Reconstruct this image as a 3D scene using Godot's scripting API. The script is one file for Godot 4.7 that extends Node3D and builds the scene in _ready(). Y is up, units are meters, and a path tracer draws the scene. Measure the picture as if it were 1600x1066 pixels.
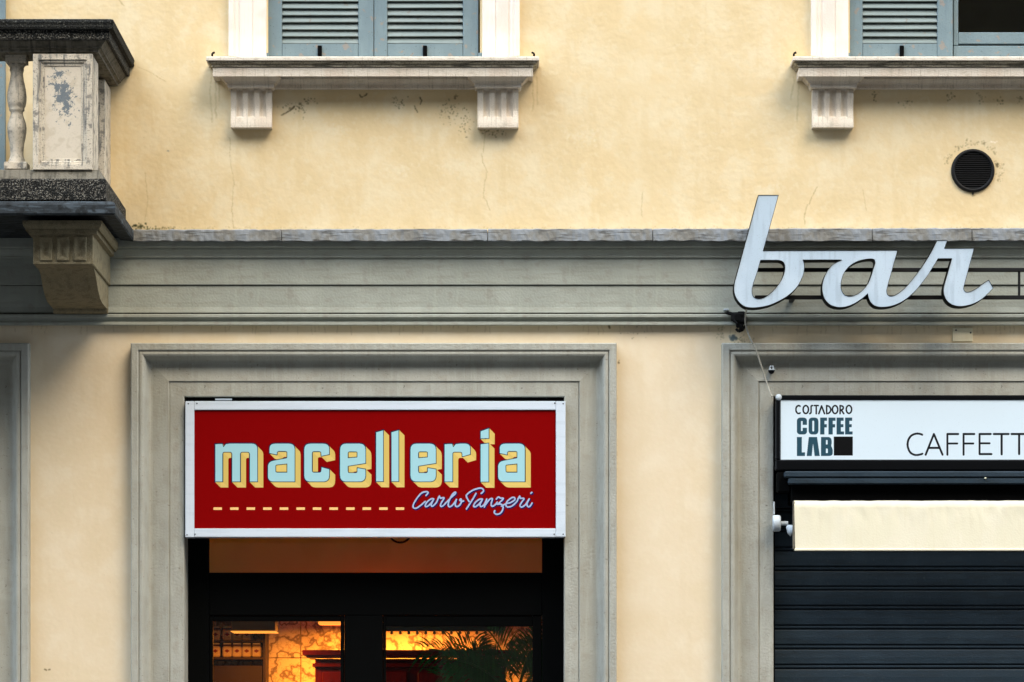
extends Node3D
# An old ochre street front: butcher's shop door, half a bar, two shuttered windows and the corner of a balcony.
# Survey units: 280 to the metre in the wall plane (z = 0); ux/uy give metres for a survey mark measured at depth z before the wall.

var M := {}
var used := {}
var rng := RandomNumberGenerator.new()

func ux(u: float, z := 0.0) -> float: return (u - 800.0) / 280.0 * (1.0 - z / 22.0)
func uy(v: float, z := 0.0) -> float: return 1.75 + (1210.0 - v) / 280.0 * (1.0 - z / 22.0)
func up3(u: float, v: float, z := 0.0) -> Vector3: return Vector3(ux(u, z), uy(v, z), z)

# ---------------------------------------------------------------- scene tree helpers
func numbered(called: String) -> String:
	var n: int = used.get(called, 0)
	used[called] = n + 1
	return called if n == 0 else "%s_%03d" % [called, n]

func meta(o: Node, label: String, category: String, group := "") -> void:
	o.set_meta("label", label)
	o.set_meta("category", category)
	if group != "": o.set_meta("group", group)

func thing(called: String, label: String, category: String, at := Vector3.ZERO, group := "") -> Node3D:
	var o := Node3D.new()
	o.name = numbered(called)
	add_child(o, true)
	o.position = at
	meta(o, label, category, group)
	return o

func origin(n: Node) -> Vector3:
	var p := Vector3.ZERO
	while n is Node3D and n != self:
		p += (n as Node3D).position
		n = n.get_parent()
	return p

func put(st: SurfaceTool, called: String, m: Material, parent: Node = self) -> MeshInstance3D:   # geometry is in world metres
	st.generate_normals()
	var o := MeshInstance3D.new()
	o.mesh = st.commit()
	o.material_override = m
	o.cast_shadow = GeometryInstance3D.SHADOW_CASTING_SETTING_ON
	if parent == self:
		o.name = numbered(called)
	else:
		var k := 0
		var nm := called
		while parent.has_node(nm):
			k += 1
			nm = "%s_%03d" % [called, k]
		o.name = nm
		o.position = -origin(parent)
	parent.add_child(o, true)
	return o

# ---------------------------------------------------------------- shape helpers
func S() -> SurfaceTool:
	var st := SurfaceTool.new()
	st.begin(Mesh.PRIMITIVE_TRIANGLES)
	st.set_smooth_group(-1)
	return st

func tri(st: SurfaceTool, a: Vector3, b: Vector3, c: Vector3) -> void:
	st.add_vertex(a); st.add_vertex(b); st.add_vertex(c)

func quad(st: SurfaceTool, a: Vector3, b: Vector3, c: Vector3, d: Vector3) -> void:   # clockwise seen from the front
	tri(st, a, b, c); tri(st, a, c, d)

func cbox(st: SurfaceTool, lo: Vector3, hi: Vector3, c := 0.004) -> void:   # chamfered box
	var ctr := (lo + hi) * 0.5
	var h := (hi - lo) * 0.5
	c = minf(c, minf(h.x, minf(h.y, h.z)) * 0.45)
	for ax in 3:
		var a1 := (ax + 1) % 3
		var a2 := (ax + 2) % 3
		for s in [-1.0, 1.0]:
			var q: Array[Vector3] = []
			for e in [[-1.0, -1.0], [1.0, -1.0], [1.0, 1.0], [-1.0, 1.0]]:
				var v := Vector3.ZERO
				v[ax] = s * h[ax]
				v[a1] = e[0] * (h[a1] - c)
				v[a2] = e[1] * (h[a2] - c)
				q.append(ctr + v)
			if s > 0: quad(st, q[3], q[2], q[1], q[0])
			else: quad(st, q[0], q[1], q[2], q[3])
		for s1 in [-1.0, 1.0]:
			for s2 in [-1.0, 1.0]:
				var e: Array[Vector3] = []
				for k in [[-1.0, 0], [1.0, 0], [1.0, 1], [-1.0, 1]]:
					var v := Vector3.ZERO
					v[ax] = k[0] * (h[ax] - c)
					v[a1] = s1 * (h[a1] - (c if k[1] == 0 else 0.0))
					v[a2] = s2 * (h[a2] - (0.0 if k[1] == 0 else c))
					e.append(ctr + v)
				if s1 * s2 > 0: quad(st, e[0], e[1], e[2], e[3])
				else: quad(st, e[3], e[2], e[1], e[0])
	for sx in [-1.0, 1.0]:
		for sy in [-1.0, 1.0]:
			for sz in [-1.0, 1.0]:
				var s := Vector3(sx, sy, sz)
				var p := s * h
				var a := ctr + p - Vector3(0, sy, sz) * c
				var b := ctr + p - Vector3(sx, 0, sz) * c
				var d := ctr + p - Vector3(sx, sy, 0) * c
				if sx * sy * sz > 0: tri(st, a, d, b)
				else: tri(st, a, b, d)

func ubox(st: SurfaceTool, u0: float, v0: float, u1: float, v1: float, z0: float, z1: float, c := 0.004) -> void:
	# box whose front face (at z1) spans survey marks u0..u1, v0 (top) .. v1
	cbox(st, Vector3(ux(u0, z1), uy(v1, z1), z0), Vector3(ux(u1, z1), uy(v0, z1), z1), c)

# moulding: profile (offset sideways, offset along up) carried along a path with mitred corners
func sweep(st: SurfaceTool, path: Array, prof: Array, up: Vector3, only := -1, closed := false) -> void:
	var n := path.size()
	var segs := n if closed else n - 1
	var rings: Array = []
	for i in n:
		var din := Vector3.ZERO
		var dout := Vector3.ZERO
		if i > 0 or closed: din = (path[i] - path[(i - 1 + n) % n]).normalized()
		if i < n - 1 or closed: dout = (path[(i + 1) % n] - path[i]).normalized()
		if din == Vector3.ZERO: din = dout
		if dout == Vector3.ZERO: dout = din
		var s1 := din.cross(up)
		var s2 := dout.cross(up)
		var m := (s1 + s2) / (1.0 + s1.dot(s2))
		var ring: Array[Vector3] = []
		for p in prof: ring.append(path[i] + m * p.x + up * p.y)
		rings.append(ring)
	for i in segs:
		if only >= 0 and i != only: continue
		var a: Array = rings[i]
		var b: Array = rings[(i + 1) % n]
		for j in prof.size() - 1:
			quad(st, a[j], a[j + 1], b[j + 1], b[j])

func V(a: float, b: float) -> Vector2: return Vector2(a, b)

func arc2(c: Vector2, r: Vector2, a0: float, a1: float, n := 6) -> Array:
	var out: Array = []
	for i in n + 1:
		var t := deg_to_rad(lerpf(a0, a1, float(i) / n))
		out.append(c + Vector2(cos(t) * r.x, sin(t) * r.y))
	return out

func lathe(st: SurfaceTool, base: Vector3, prof: Array, n := 24, axis := Vector3.UP) -> void:   # prof: (radius, height)
	st.set_smooth_group(0)
	var s := axis.cross(Vector3.BACK if absf(axis.z) < 0.9 else Vector3.RIGHT).normalized()
	var t := axis.cross(s)
	for j in prof.size() - 1:
		for i in n:
			var a0 := TAU * i / n
			var a1 := TAU * (i + 1) / n
			var d0 := s * cos(a0) + t * sin(a0)
			var d1 := s * cos(a1) + t * sin(a1)
			var p: Vector2 = prof[j]
			var q: Vector2 = prof[j + 1]
			quad(st, base + d0 * p.x + axis * p.y, base + d1 * p.x + axis * p.y, base + d1 * q.x + axis * q.y, base + d0 * q.x + axis * q.y)
	st.set_smooth_group(-1)

func tube(st: SurfaceTool, pts: Array, r: float, n := 8) -> void:
	st.set_smooth_group(1)
	for i in pts.size() - 1:
		var a: Vector3 = pts[i]
		var b: Vector3 = pts[i + 1]
		var d := (b - a).normalized()
		var s := d.cross(Vector3(0.31, 0.17, 0.94)).normalized()
		var t := d.cross(s)
		for k in n:
			var a0 := TAU * k / n
			var a1 := TAU * (k + 1) / n
			var d0 := (s * cos(a0) + t * sin(a0)) * r
			var d1 := (s * cos(a1) + t * sin(a1)) * r
			quad(st, a + d0, b + d0, b + d1, a + d1)
	st.set_smooth_group(-1)

func spline(pts: Array, step := 2.0, closed := false) -> Array:   # Catmull-Rom through 2D points; a point doubled in the list is a sharp corner
	var out: Array = []
	var n := pts.size()
	for i in (n if closed else n - 1):
		var p1: Vector2 = pts[i]
		var p2: Vector2 = pts[(i + 1) % n]
		if p1.distance_to(p2) < 0.01: continue
		var p0: Vector2 = pts[(i - 1 + n) % n] if (closed or i > 0) else p1
		var p3: Vector2 = pts[(i + 2) % n] if (closed or i < n - 2) else p2
		var m1 := Vector2.ZERO if p0.distance_to(p1) < 0.01 else (p2 - p0) * 0.5
		var m2 := Vector2.ZERO if p3.distance_to(p2) < 0.01 else (p3 - p1) * 0.5
		if m1 == Vector2.ZERO and m2 == Vector2.ZERO:
			m1 = p2 - p1
			m2 = m1
		elif m1 == Vector2.ZERO: m1 = (p2 - p1) * 1.5 - m2 * 0.5
		elif m2 == Vector2.ZERO: m2 = (p2 - p1) * 1.5 - m1 * 0.5
		var k := maxi(1, int(p1.distance_to(p2) / step))
		for j in k:
			var t := float(j) / k
			var t2 := t * t
			var t3 := t2 * t
			out.append(p1 * (2 * t3 - 3 * t2 + 1) + m1 * (t3 - 2 * t2 + t) + p2 * (-2 * t3 + 3 * t2) + m2 * (t3 - t2))
	if not closed: out.append(pts[n - 1])
	return out

# a plate with an outline and holes (fine, evenly spaced outlines), front at zf, back at zb
func plate(st: SurfaceTool, outer: Array, holes: Array, zf: float, zb: float, front := true, sides := true) -> void:
	var all := PackedVector2Array(outer)
	for h in holes: all.append_array(PackedVector2Array(h))
	if front:
		var pieces: Array = [all.slice(0, outer.size())]
		for h in holes:                          # cut through each hole, so that no piece keeps one
			var c := 0.0
			for p in h: c += p.x / h.size()
			var next: Array = []
			for q in pieces:
				for side in [Rect2(-1000 + c, -500, 1000, 1000), Rect2(c, -500, 1000, 1000)]:
					var box := PackedVector2Array([side.position, side.position + Vector2(side.size.x, 0), side.end, side.position + Vector2(0, side.size.y)])
					for half in Geometry2D.intersect_polygons(q, box):
						for left in Geometry2D.clip_polygons(half, PackedVector2Array(h)): next.append(left)
			pieces = next
		for q in pieces:
			var ids := Geometry2D.triangulate_polygon(q)
			for k in range(0, ids.size(), 3):
				var a: Vector2 = q[ids[k]]
				var b: Vector2 = q[ids[k + 1]]
				var c2: Vector2 = q[ids[k + 2]]
				if (b - a).cross(c2 - a) > 0.0:
					var t := b
					b = c2
					c2 = t
				tri(st, Vector3(a.x, a.y, zf), Vector3(b.x, b.y, zf), Vector3(c2.x, c2.y, zf))
	if sides:
		for ring in [outer] + holes:
			var n: int = ring.size()
			for i in n:
				var a: Vector2 = ring[i]
				var b: Vector2 = ring[(i + 1) % n]
				quad(st, Vector3(a.x, a.y, zf), Vector3(b.x, b.y, zf), Vector3(b.x, b.y, zb), Vector3(a.x, a.y, zb))

# ---------------------------------------------------------------- textures
func nb(w: int, h: int, seed_: int, freq: float, oct := 4, stretch := Vector2.ONE, cell := false) -> PackedByteArray:
	var n := FastNoiseLite.new()
	n.seed = seed_
	n.frequency = freq
	n.noise_type = FastNoiseLite.TYPE_CELLULAR if cell else FastNoiseLite.TYPE_SIMPLEX_SMOOTH
	n.fractal_octaves = oct
	n.fractal_type = FastNoiseLite.FRACTAL_NONE if cell else FastNoiseLite.FRACTAL_FBM
	var img := n.get_seamless_image(maxi(8, int(w / stretch.x)), maxi(8, int(h / stretch.y)))
	img.convert(Image.FORMAT_L8)
	img.resize(w, h, Image.INTERPOLATE_CUBIC)
	return img.get_data()

# layers: [noise bytes, colour, low, high, amount]: the colour comes in where the noise passes from low to high
func paint(w: int, h: int, base: Color, layers: Array) -> Image:
	var luts: Array = []
	for l in layers:
		var lut := PackedFloat32Array()
		lut.resize(256)
		for i in 256: lut[i] = smoothstep(l[2], l[3], i / 255.0) * l[4]
		luts.append(lut)
	var out := PackedByteArray()
	out.resize(w * h * 3)
	var r := PackedFloat32Array(); r.resize(w * h); r.fill(base.r)
	var g := PackedFloat32Array(); g.resize(w * h); g.fill(base.g)
	var b := PackedFloat32Array(); b.resize(w * h); b.fill(base.b)
	for k in layers.size():
		var by: PackedByteArray = layers[k][0]
		var c: Color = layers[k][1]
		var lut: PackedFloat32Array = luts[k]
		for i in w * h:
			var t := lut[by[i]]
			if t > 0.0:
				r[i] += (c.r - r[i]) * t
				g[i] += (c.g - g[i]) * t
				b[i] += (c.b - b[i]) * t
	for i in w * h:
		out[i * 3] = int(clampf(r[i], 0, 1) * 255)
		out[i * 3 + 1] = int(clampf(g[i], 0, 1) * 255)
		out[i * 3 + 2] = int(clampf(b[i], 0, 1) * 255)
	return Image.create_from_data(w, h, false, Image.FORMAT_RGB8, out)

func tex(img: Image) -> ImageTexture: return ImageTexture.create_from_image(img)

func gray(by: PackedByteArray, w: int, h: int) -> ImageTexture:
	return tex(Image.create_from_data(w, h, false, Image.FORMAT_L8, by))

func bump(by: PackedByteArray, w: int, h: int, k: float) -> ImageTexture:
	var im := Image.create_from_data(w, h, false, Image.FORMAT_L8, by)
	im.convert(Image.FORMAT_RGBA8)
	im.bump_map_to_normal_map(k)
	return tex(im)

func plain(c: Color, rough := 0.6, metal := 0.0, spec := 0.35) -> StandardMaterial3D:
	var m := StandardMaterial3D.new()
	m.albedo_color = c
	m.roughness = rough
	m.metallic = metal
	m.metallic_specular = spec
	m.cull_mode = BaseMaterial3D.CULL_DISABLED
	return m

func over(img: Image, per_metre: float, rough := 0.85, normal: Texture2D = null, nscale := 1.0) -> StandardMaterial3D:   # world triplanar
	var m := plain(Color.WHITE, rough)
	m.albedo_texture = tex(img)
	m.uv1_triplanar = true
	m.uv1_world_triplanar = true
	m.uv1_scale = Vector3.ONE * per_metre
	if normal:
		m.normal_enabled = true
		m.normal_texture = normal
		m.normal_scale = nscale
	return m

func dab(img: Image, x: float, y: float, r: float, c: Color, a: float) -> void:
	for j in range(int(y - r), int(y + r) + 1):
		for i in range(int(x - r), int(x + r) + 1):
			if i < 0 or j < 0 or i >= img.get_width() or j >= img.get_height(): continue
			var d := Vector2(i + 0.5 - x, j + 0.5 - y).length()
			if d > r + 0.5: continue
			img.set_pixel(i, j, img.get_pixel(i, j).lerp(c, a * clampf(r + 0.5 - d, 0, 1)))

func fill_poly(img: Image, pts: Array, c: Color) -> void:   # even-odd, antialiased down the rows by spans
	var y0 := 1e9
	var y1 := -1e9
	for p in pts:
		y0 = minf(y0, p.y)
		y1 = maxf(y1, p.y)
	for y in range(maxi(0, int(floor(y0))), mini(img.get_height() - 1, int(ceil(y1))) + 1):
		var yc := y + 0.5
		var xs: Array = []
		for i in pts.size():
			var a: Vector2 = pts[i]
			var b: Vector2 = pts[(i + 1) % pts.size()]
			if (a.y <= yc) != (b.y <= yc): xs.append(a.x + (yc - a.y) / (b.y - a.y) * (b.x - a.x))
		xs.sort()
		for k in range(0, xs.size() - 1, 2):
			var xa := int(round(xs[k]))
			var xb := int(round(xs[k + 1]))
			img.fill_rect(Rect2i(xa, y, xb - xa, 1), c)

func stroke(img: Image, pts: Array, r: float, c: Color, closed := false) -> void:
	var n := pts.size()
	for i in (n if closed else n - 1):
		var a: Vector2 = pts[i]
		var b: Vector2 = pts[(i + 1) % n]
		var d := (b - a).normalized()
		var s := Vector2(-d.y, d.x) * r
		fill_poly(img, [a + s, b + s, b - s, a - s], c)
	for p in pts: disc(img, p, r, c)

func disc(img: Image, p: Vector2, r: float, c: Color) -> void:
	for y in range(int(floor(p.y - r)), int(ceil(p.y + r)) + 1):
		var d := r * r - (y + 0.5 - p.y) * (y + 0.5 - p.y)
		if d <= 0 or y < 0 or y >= img.get_height(): continue
		var w := sqrt(d)
		img.fill_rect(Rect2i(int(round(p.x - w)), y, maxi(1, int(round(2 * w))), 1), c)

func rounded(pts: Array, r: float) -> Array:   # [x, y, radius?] corners
	var out: Array = []
	var n := pts.size()
	for i in n:
		var p := Vector2(pts[i][0], pts[i][1])
		var rad: float = pts[i][2] if pts[i].size() > 2 else r
		if rad <= 0.0:
			out.append(p)
			continue
		var a := Vector2(pts[(i - 1 + n) % n][0], pts[(i - 1 + n) % n][1])
		var b := Vector2(pts[(i + 1) % n][0], pts[(i + 1) % n][1])
		var da := (a - p).normalized() * minf(rad, p.distance_to(a) * 0.5)
		var db := (b - p).normalized() * minf(rad, p.distance_to(b) * 0.5)
		for k in 7:
			var t := k / 6.0
			out.append((p + da) * (1 - t) * (1 - t) + p * 2 * t * (1 - t) + (p + db) * t * t)
	return out

# ================================================================ build
func _ready() -> void:
	rng.seed = 20240611
	camera_and_sky()
	materials()
	ground()
	building()
	cornice()
	door_surrounds()
	window_at(585.0, false)
	window_at(1494.0, true)
	balcony()
	butcher_sign()
	butcher_door()
	shop_room()
	bar_front()
	bar_sign()
	small_things()
	across_the_street()

func camera_and_sky() -> void:
	var cam := Camera3D.new()
	cam.name = "camera"
	cam.projection = Camera3D.PROJECTION_FRUSTUM
	cam.near = 0.1
	cam.far = 200.0
	cam.size = 0.1 * 1066.0 / 6160.0
	cam.frustum_offset = Vector2(0.0, 0.1 * 677.0 / 6160.0)
	add_child(cam)
	cam.position = Vector3(0, 1.75, 22)
	cam.current = true
	var sky := ProceduralSkyMaterial.new()     # an even overcast, brightest overhead
	sky.sky_top_color = Color(0.84, 0.89, 0.96)
	sky.sky_horizon_color = Color(0.49, 0.53, 0.58)
	sky.sky_curve = 0.35
	sky.ground_bottom_color = Color(0.08, 0.08, 0.08)
	sky.ground_horizon_color = Color(0.16, 0.16, 0.16)
	sky.sky_energy_multiplier = 1.75
	var env := Environment.new()
	env.background_mode = Environment.BG_SKY
	env.sky = Sky.new()
	env.sky.sky_material = sky
	env.tonemap_mode = Environment.TONE_MAPPER_LINEAR
	env.tonemap_exposure = 2.35
	env.sdfgi_enabled = true
	env.ssao_enabled = true
	env.ssil_enabled = true
	var we := WorldEnvironment.new()
	we.name = "world_environment"
	we.environment = env
	add_child(we)
	var sun := DirectionalLight3D.new()        # sun veiled by cloud, high on the right
	sun.name = "veiled_sun"
	sun.light_energy = 0.42
	sun.light_angular_distance = 30.0
	sun.light_color = Color(1.0, 0.94, 0.86)
	sun.shadow_enabled = true
	add_child(sun)
	sun.look_at_from_position(Vector3(4.8, 9.5, 7.0), Vector3.ZERO)

# ---------------------------------------------------------------- materials
func materials() -> void:
	var w := 512
	var big := nb(w, w, 1, 0.006, 4)
	var mid := nb(w, w, 2, 0.02, 4)
	var fine := nb(w, w, 3, 0.12, 3)
	var fine2 := nb(w, w, 4, 0.25, 2)
	var streak := nb(w, w, 5, 0.05, 4, Vector2(1, 10))
	var streak2 := nb(w, w, 6, 0.12, 3, Vector2(1, 16))
	var run := nb(w, w, 7, 0.05, 4, Vector2(10, 1))
	var chip := nb(w, w, 16, 0.07, 3)
	var nfine := bump(fine, w, w, 2.0)
	var nmid := bump(mid, w, w, 4.0)
	# grey limewash of the shop-front mouldings: brushed, with pale runs and brown water stains
	M.grey = over(paint(w, w, Color(0.63, 0.63, 0.585), [[big, Color(0.67, 0.67, 0.625), 0.45, 0.75, 0.8], [mid, Color(0.59, 0.57, 0.51), 0.5, 0.85, 0.4],
		[streak, Color(0.68, 0.685, 0.64), 0.52, 0.8, 0.55], [streak2, Color(0.56, 0.54, 0.49), 0.66, 0.95, 0.35], [fine2, Color(0.50, 0.49, 0.44), 0.62, 0.9, 0.3], [chip, Color(0.36, 0.34, 0.30), 0.87, 0.90, 0.6]]), 0.9, 0.9, nfine, 0.35)
	M.frieze = over(paint(w, w, Color(0.615, 0.63, 0.585), [[big, Color(0.65, 0.665, 0.62), 0.45, 0.75, 0.8], [run, Color(0.575, 0.58, 0.53), 0.5, 0.8, 0.5],
		[streak, Color(0.64, 0.66, 0.61), 0.58, 0.8, 0.5], [mid, Color(0.545, 0.53, 0.48), 0.62, 0.85, 0.35]]), 0.9, 0.9, nfine, 0.3)
	# cream stone of sills, jambs and brackets
	M.stone = over(paint(w, w, Color(0.85, 0.81, 0.74), [[big, Color(0.80, 0.74, 0.66), 0.5, 0.8, 0.6], [mid, Color(0.72, 0.68, 0.60), 0.58, 0.85, 0.5],
		[streak2, Color(0.62, 0.58, 0.50), 0.66, 0.9, 0.45], [fine2, Color(0.40, 0.39, 0.35), 0.74, 0.88, 0.5]]), 1.1, 0.88, nfine, 0.4)
	M.jamb = over(paint(w, w, Color(0.90, 0.87, 0.82), [[big, Color(0.86, 0.81, 0.75), 0.5, 0.8, 0.6], [streak2, Color(0.82, 0.76, 0.69), 0.68, 0.95, 0.3]]), 1.1, 0.88, nfine, 0.25)
	# weathered sill mouldings with black lichen along them
	M.sill_old = over(paint(w, w, Color(0.70, 0.66, 0.57), [[mid, Color(0.55, 0.52, 0.44), 0.45, 0.75, 0.7], [run, Color(0.25, 0.24, 0.20), 0.6, 0.78, 0.7],
		[fine, Color(0.14, 0.14, 0.12), 0.64, 0.8, 0.7], [fine2, Color(0.80, 0.78, 0.70), 0.7, 0.9, 0.5]]), 1.3, 0.92, nfine, 0.6)
	M.bal_stone = over(paint(w, w, Color(0.76, 0.72, 0.64), [[big, Color(0.82, 0.78, 0.70), 0.5, 0.75, 0.7], [mid, Color(0.60, 0.56, 0.50), 0.55, 0.8, 0.6],
		[streak, Color(0.33, 0.34, 0.34), 0.60, 0.82, 0.65], [fine, Color(0.26, 0.27, 0.27), 0.64, 0.85, 0.6], [mid, Color(0.40, 0.40, 0.38), 0.64, 0.8, 0.5]]), 1.3, 0.9, nfine, 0.5)
	# cast stone with exposed pebbles, black with soot and moss
	var peb := nb(w, w, 15, 0.08, 3)
	var cellA := nb(w, w, 8, 0.09, 1, Vector2.ONE, true)
	M.pebble = over(paint(w, w, Color(0.10, 0.10, 0.09), [[cellA, Color(0.05, 0.055, 0.05), 0.3, 0.6, 0.7], [peb, Color(0.42, 0.40, 0.36), 0.54, 0.66, 0.9],
		[fine, Color(0.62, 0.61, 0.56), 0.62, 0.72, 0.85], [mid, Color(0.06, 0.065, 0.055), 0.56, 0.72, 0.7]]), 1.6, 0.95, bump(fine, w, w, 8.0), 1.0)
	M.mossy = over(paint(w, w, Color(0.075, 0.078, 0.068), [[mid, Color(0.14, 0.14, 0.12), 0.5, 0.75, 0.8], [fine, Color(0.035, 0.04, 0.032), 0.45, 0.7, 0.6],
		[peb, Color(0.40, 0.40, 0.36), 0.68, 0.78, 0.8], [fine2, Color(0.48, 0.47, 0.42), 0.68, 0.8, 0.7]]), 1.6, 0.95, bump(fine, w, w, 6.0), 1.0)
	M.dirty = over(paint(w, w, Color(0.42, 0.40, 0.35), [[mid, Color(0.27, 0.26, 0.22), 0.45, 0.75, 0.8], [streak, Color(0.20, 0.19, 0.17), 0.55, 0.8, 0.6],
		[fine2, Color(0.55, 0.52, 0.46), 0.66, 0.85, 0.5]]), 1.3, 0.92, nfine, 0.6)
	M.corbel = over(paint(w, w, Color(0.53, 0.49, 0.38), [[mid, Color(0.42, 0.38, 0.29), 0.45, 0.75, 0.7], [fine, Color(0.62, 0.58, 0.48), 0.55, 0.8, 0.6],
		[fine2, Color(0.25, 0.24, 0.20), 0.66, 0.85, 0.6]]), 1.4, 0.92, nfine, 0.7)
	# lead and slate strip over the frieze
	M.lead = over(paint(w, w, Color(0.54, 0.56, 0.57), [[big, Color(0.47, 0.45, 0.40), 0.42, 0.75, 0.7], [mid, Color(0.58, 0.60, 0.61), 0.42, 0.85, 0.7],
		[run, Color(0.24, 0.23, 0.21), 0.58, 0.78, 0.7], [fine2, Color(0.60, 0.60, 0.58), 0.72, 0.9, 0.5]]), 1.3, 0.75, nmid, 0.8)
	M.slab_lead = over(paint(w, w, Color(0.16, 0.18, 0.19), [[run, Color(0.29, 0.33, 0.355), 0.5, 0.75, 0.8], [mid, Color(0.10, 0.11, 0.11), 0.5, 0.75, 0.8],
		[fine2, Color(0.40, 0.44, 0.46), 0.74, 0.9, 0.5]]), 1.4, 0.8, nmid, 0.6)
	# blue-grey shutter paint with chips
	M.blue = over(paint(w, w, Color(0.445, 0.515, 0.535), [[big, Color(0.475, 0.545, 0.56), 0.45, 0.75, 0.7], [streak, Color(0.42, 0.49, 0.515), 0.55, 0.8, 0.5],
		[mid, Color(0.56, 0.52, 0.48), 0.74, 0.77, 0.8], [fine, Color(0.27, 0.31, 0.33), 0.80, 0.86, 0.6]]), 1.2, 0.6, nfine, 0.2)
	M.slat = over(paint(w, w, Color(0.49, 0.535, 0.525), [[big, Color(0.53, 0.57, 0.555), 0.45, 0.75, 0.7], [run, Color(0.44, 0.50, 0.50), 0.55, 0.8, 0.5],
		[mid, Color(0.47, 0.42, 0.38), 0.79, 0.83, 0.8]]), 1.2, 0.65, nfine, 0.2)
	# shop fittings
	M.black = plain(Color(0.02, 0.024, 0.024), 0.55, 0.0, 0.15)
	M.soot = over(paint(w, w, Color(0.03, 0.03, 0.03), [[fine, Color(0.10, 0.09, 0.08), 0.5, 0.8, 0.7]]), 2.0, 0.95)
	M.iron = plain(Color(0.06, 0.065, 0.07), 0.55)
	M.case_black = plain(Color(0.03, 0.036, 0.045), 0.3, 0.0, 0.3)
	M.shutter = over(paint(w, w, Color(0.145, 0.20, 0.24), [[big, Color(0.17, 0.23, 0.27), 0.4, 0.8, 0.7], [run, Color(0.13, 0.165, 0.185), 0.55, 0.8, 0.4], [fine2, Color(0.23, 0.26, 0.27), 0.70, 0.9, 0.5], [chip, Color(0.26, 0.29, 0.30), 0.80, 0.85, 0.6]]), 1.0, 0.5, nfine, 0.2)
	M.alu = over(paint(w, w, Color(0.80, 0.845, 0.88), [[run, Color(0.76, 0.805, 0.84), 0.5, 0.8, 0.6], [fine2, Color(0.66, 0.68, 0.70), 0.76, 0.9, 0.4]]), 1.0, 0.45)
	M.screw = plain(Color(0.25, 0.26, 0.27), 0.4, 0.6)
	M.acrylic = over(paint(w, w, Color(0.70, 0.765, 0.81), [[big, Color(0.74, 0.80, 0.84), 0.4, 0.8, 0.8], [streak, Color(0.63, 0.69, 0.73), 0.58, 0.85, 0.5], [fine2, Color(0.52, 0.56, 0.58), 0.74, 0.9, 0.4]]), 0.8, 0.4)
	M.tray = plain(Color(0.035, 0.04, 0.042), 0.6, 0.0, 0.15)
	M.cable = plain(Color(0.62, 0.61, 0.56), 0.6)
	M.white_plastic = plain(Color(0.72, 0.76, 0.78), 0.5)
	M.canvas = over(paint(w, w, Color(0.885, 0.86, 0.755), [[big, Color(0.895, 0.87, 0.775), 0.4, 0.8, 0.8], [streak, Color(0.865, 0.835, 0.72), 0.6, 0.9, 0.4], [fine, Color(0.80, 0.77, 0.66), 0.66, 0.9, 0.2]]), 1.2, 0.85, nfine, 0.15)
	var g := plain(Color(0.02, 0.03, 0.03, 0.04), 0.02, 0.0, 0.35)
	g.transparency = BaseMaterial3D.TRANSPARENCY_ALPHA
	M.glass = g
	# inside the butcher's
	var v1 := nb(w, w, 9, 0.012, 5)
	var v2 := nb(w, w, 10, 0.03, 4)
	for i in v1.size():                       # veins: where the noise crosses its middle
		v1[i] = 255 - mini(255, absi(v1[i] - 128) * 5)
		v2[i] = 255 - mini(255, absi(v2[i] - 128) * 7)
	M.marble = over(paint(w, w, Color(0.86, 0.84, 0.80), [[big, Color(0.76, 0.72, 0.66), 0.5, 0.8, 0.5], [v1, Color(0.36, 0.31, 0.28), 0.45, 1.0, 0.75], [v2, Color(0.48, 0.43, 0.39), 0.6, 1.0, 0.45]]), 0.85, 0.25)
	M.redwood = over(paint(w, w, Color(0.33, 0.035, 0.02), [[streak, Color(0.24, 0.02, 0.012), 0.5, 0.8, 0.6]]), 1.0, 0.4)
	M.ochre = over(paint(w, w, Color(0.82, 0.81, 0.52), [[big, Color(0.79, 0.77, 0.48), 0.45, 0.8, 0.7]]), 0.6, 0.9)
	M.tile = plain(Color(0.45, 0.36, 0.28), 0.4)
	M.hood = plain(Color(0.34, 0.33, 0.24), 0.4)
	M.jar = plain(Color(0.80, 0.74, 0.62), 0.4)
	M.lid = plain(Color(0.20, 0.03, 0.02), 0.35)
	M.jar_red = plain(Color(0.45, 0.08, 0.03), 0.5)
	M.shelf = plain(Color(0.12, 0.07, 0.04), 0.5)
	M.green = plain(Color(0.10, 0.22, 0.14), 0.5)
	M.pearl = plain(Color(0.80, 0.80, 0.70), 0.4)
	M.knob = plain(Color(0.42, 0.45, 0.34), 0.4)
	var leaf := over(paint(w, w, Color(0.12, 0.40, 0.16), [[streak, Color(0.16, 0.48, 0.18), 0.45, 0.8, 0.8]]), 2.0, 0.5)
	M.leaf = leaf
	M.clay = plain(Color(0.45, 0.25, 0.16), 0.8)
	var lampm := plain(Color(1.0, 0.75, 0.45), 0.6)
	lampm.emission_enabled = true
	lampm.emission = Color(1.0, 0.62, 0.24)
	lampm.emission_energy_multiplier = 0.6
	M.glow = lampm
	M.far_wall = over(paint(w, w, Color(0.29, 0.265, 0.235), [[big, Color(0.33, 0.30, 0.265), 0.4, 0.8, 0.7]]), 0.3, 0.95)
	M.asphalt = over(paint(w, w, Color(0.20, 0.20, 0.20), [[fine, Color(0.24, 0.24, 0.235), 0.5, 0.8, 0.6], [big, Color(0.20, 0.20, 0.20), 0.5, 0.8, 0.6]]), 1.0, 0.95)
	M.paving = over(paint(w, w, Color(0.255, 0.25, 0.245), [[mid, Color(0.225, 0.22, 0.215), 0.5, 0.8, 0.6]]), 1.0, 0.9)

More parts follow.
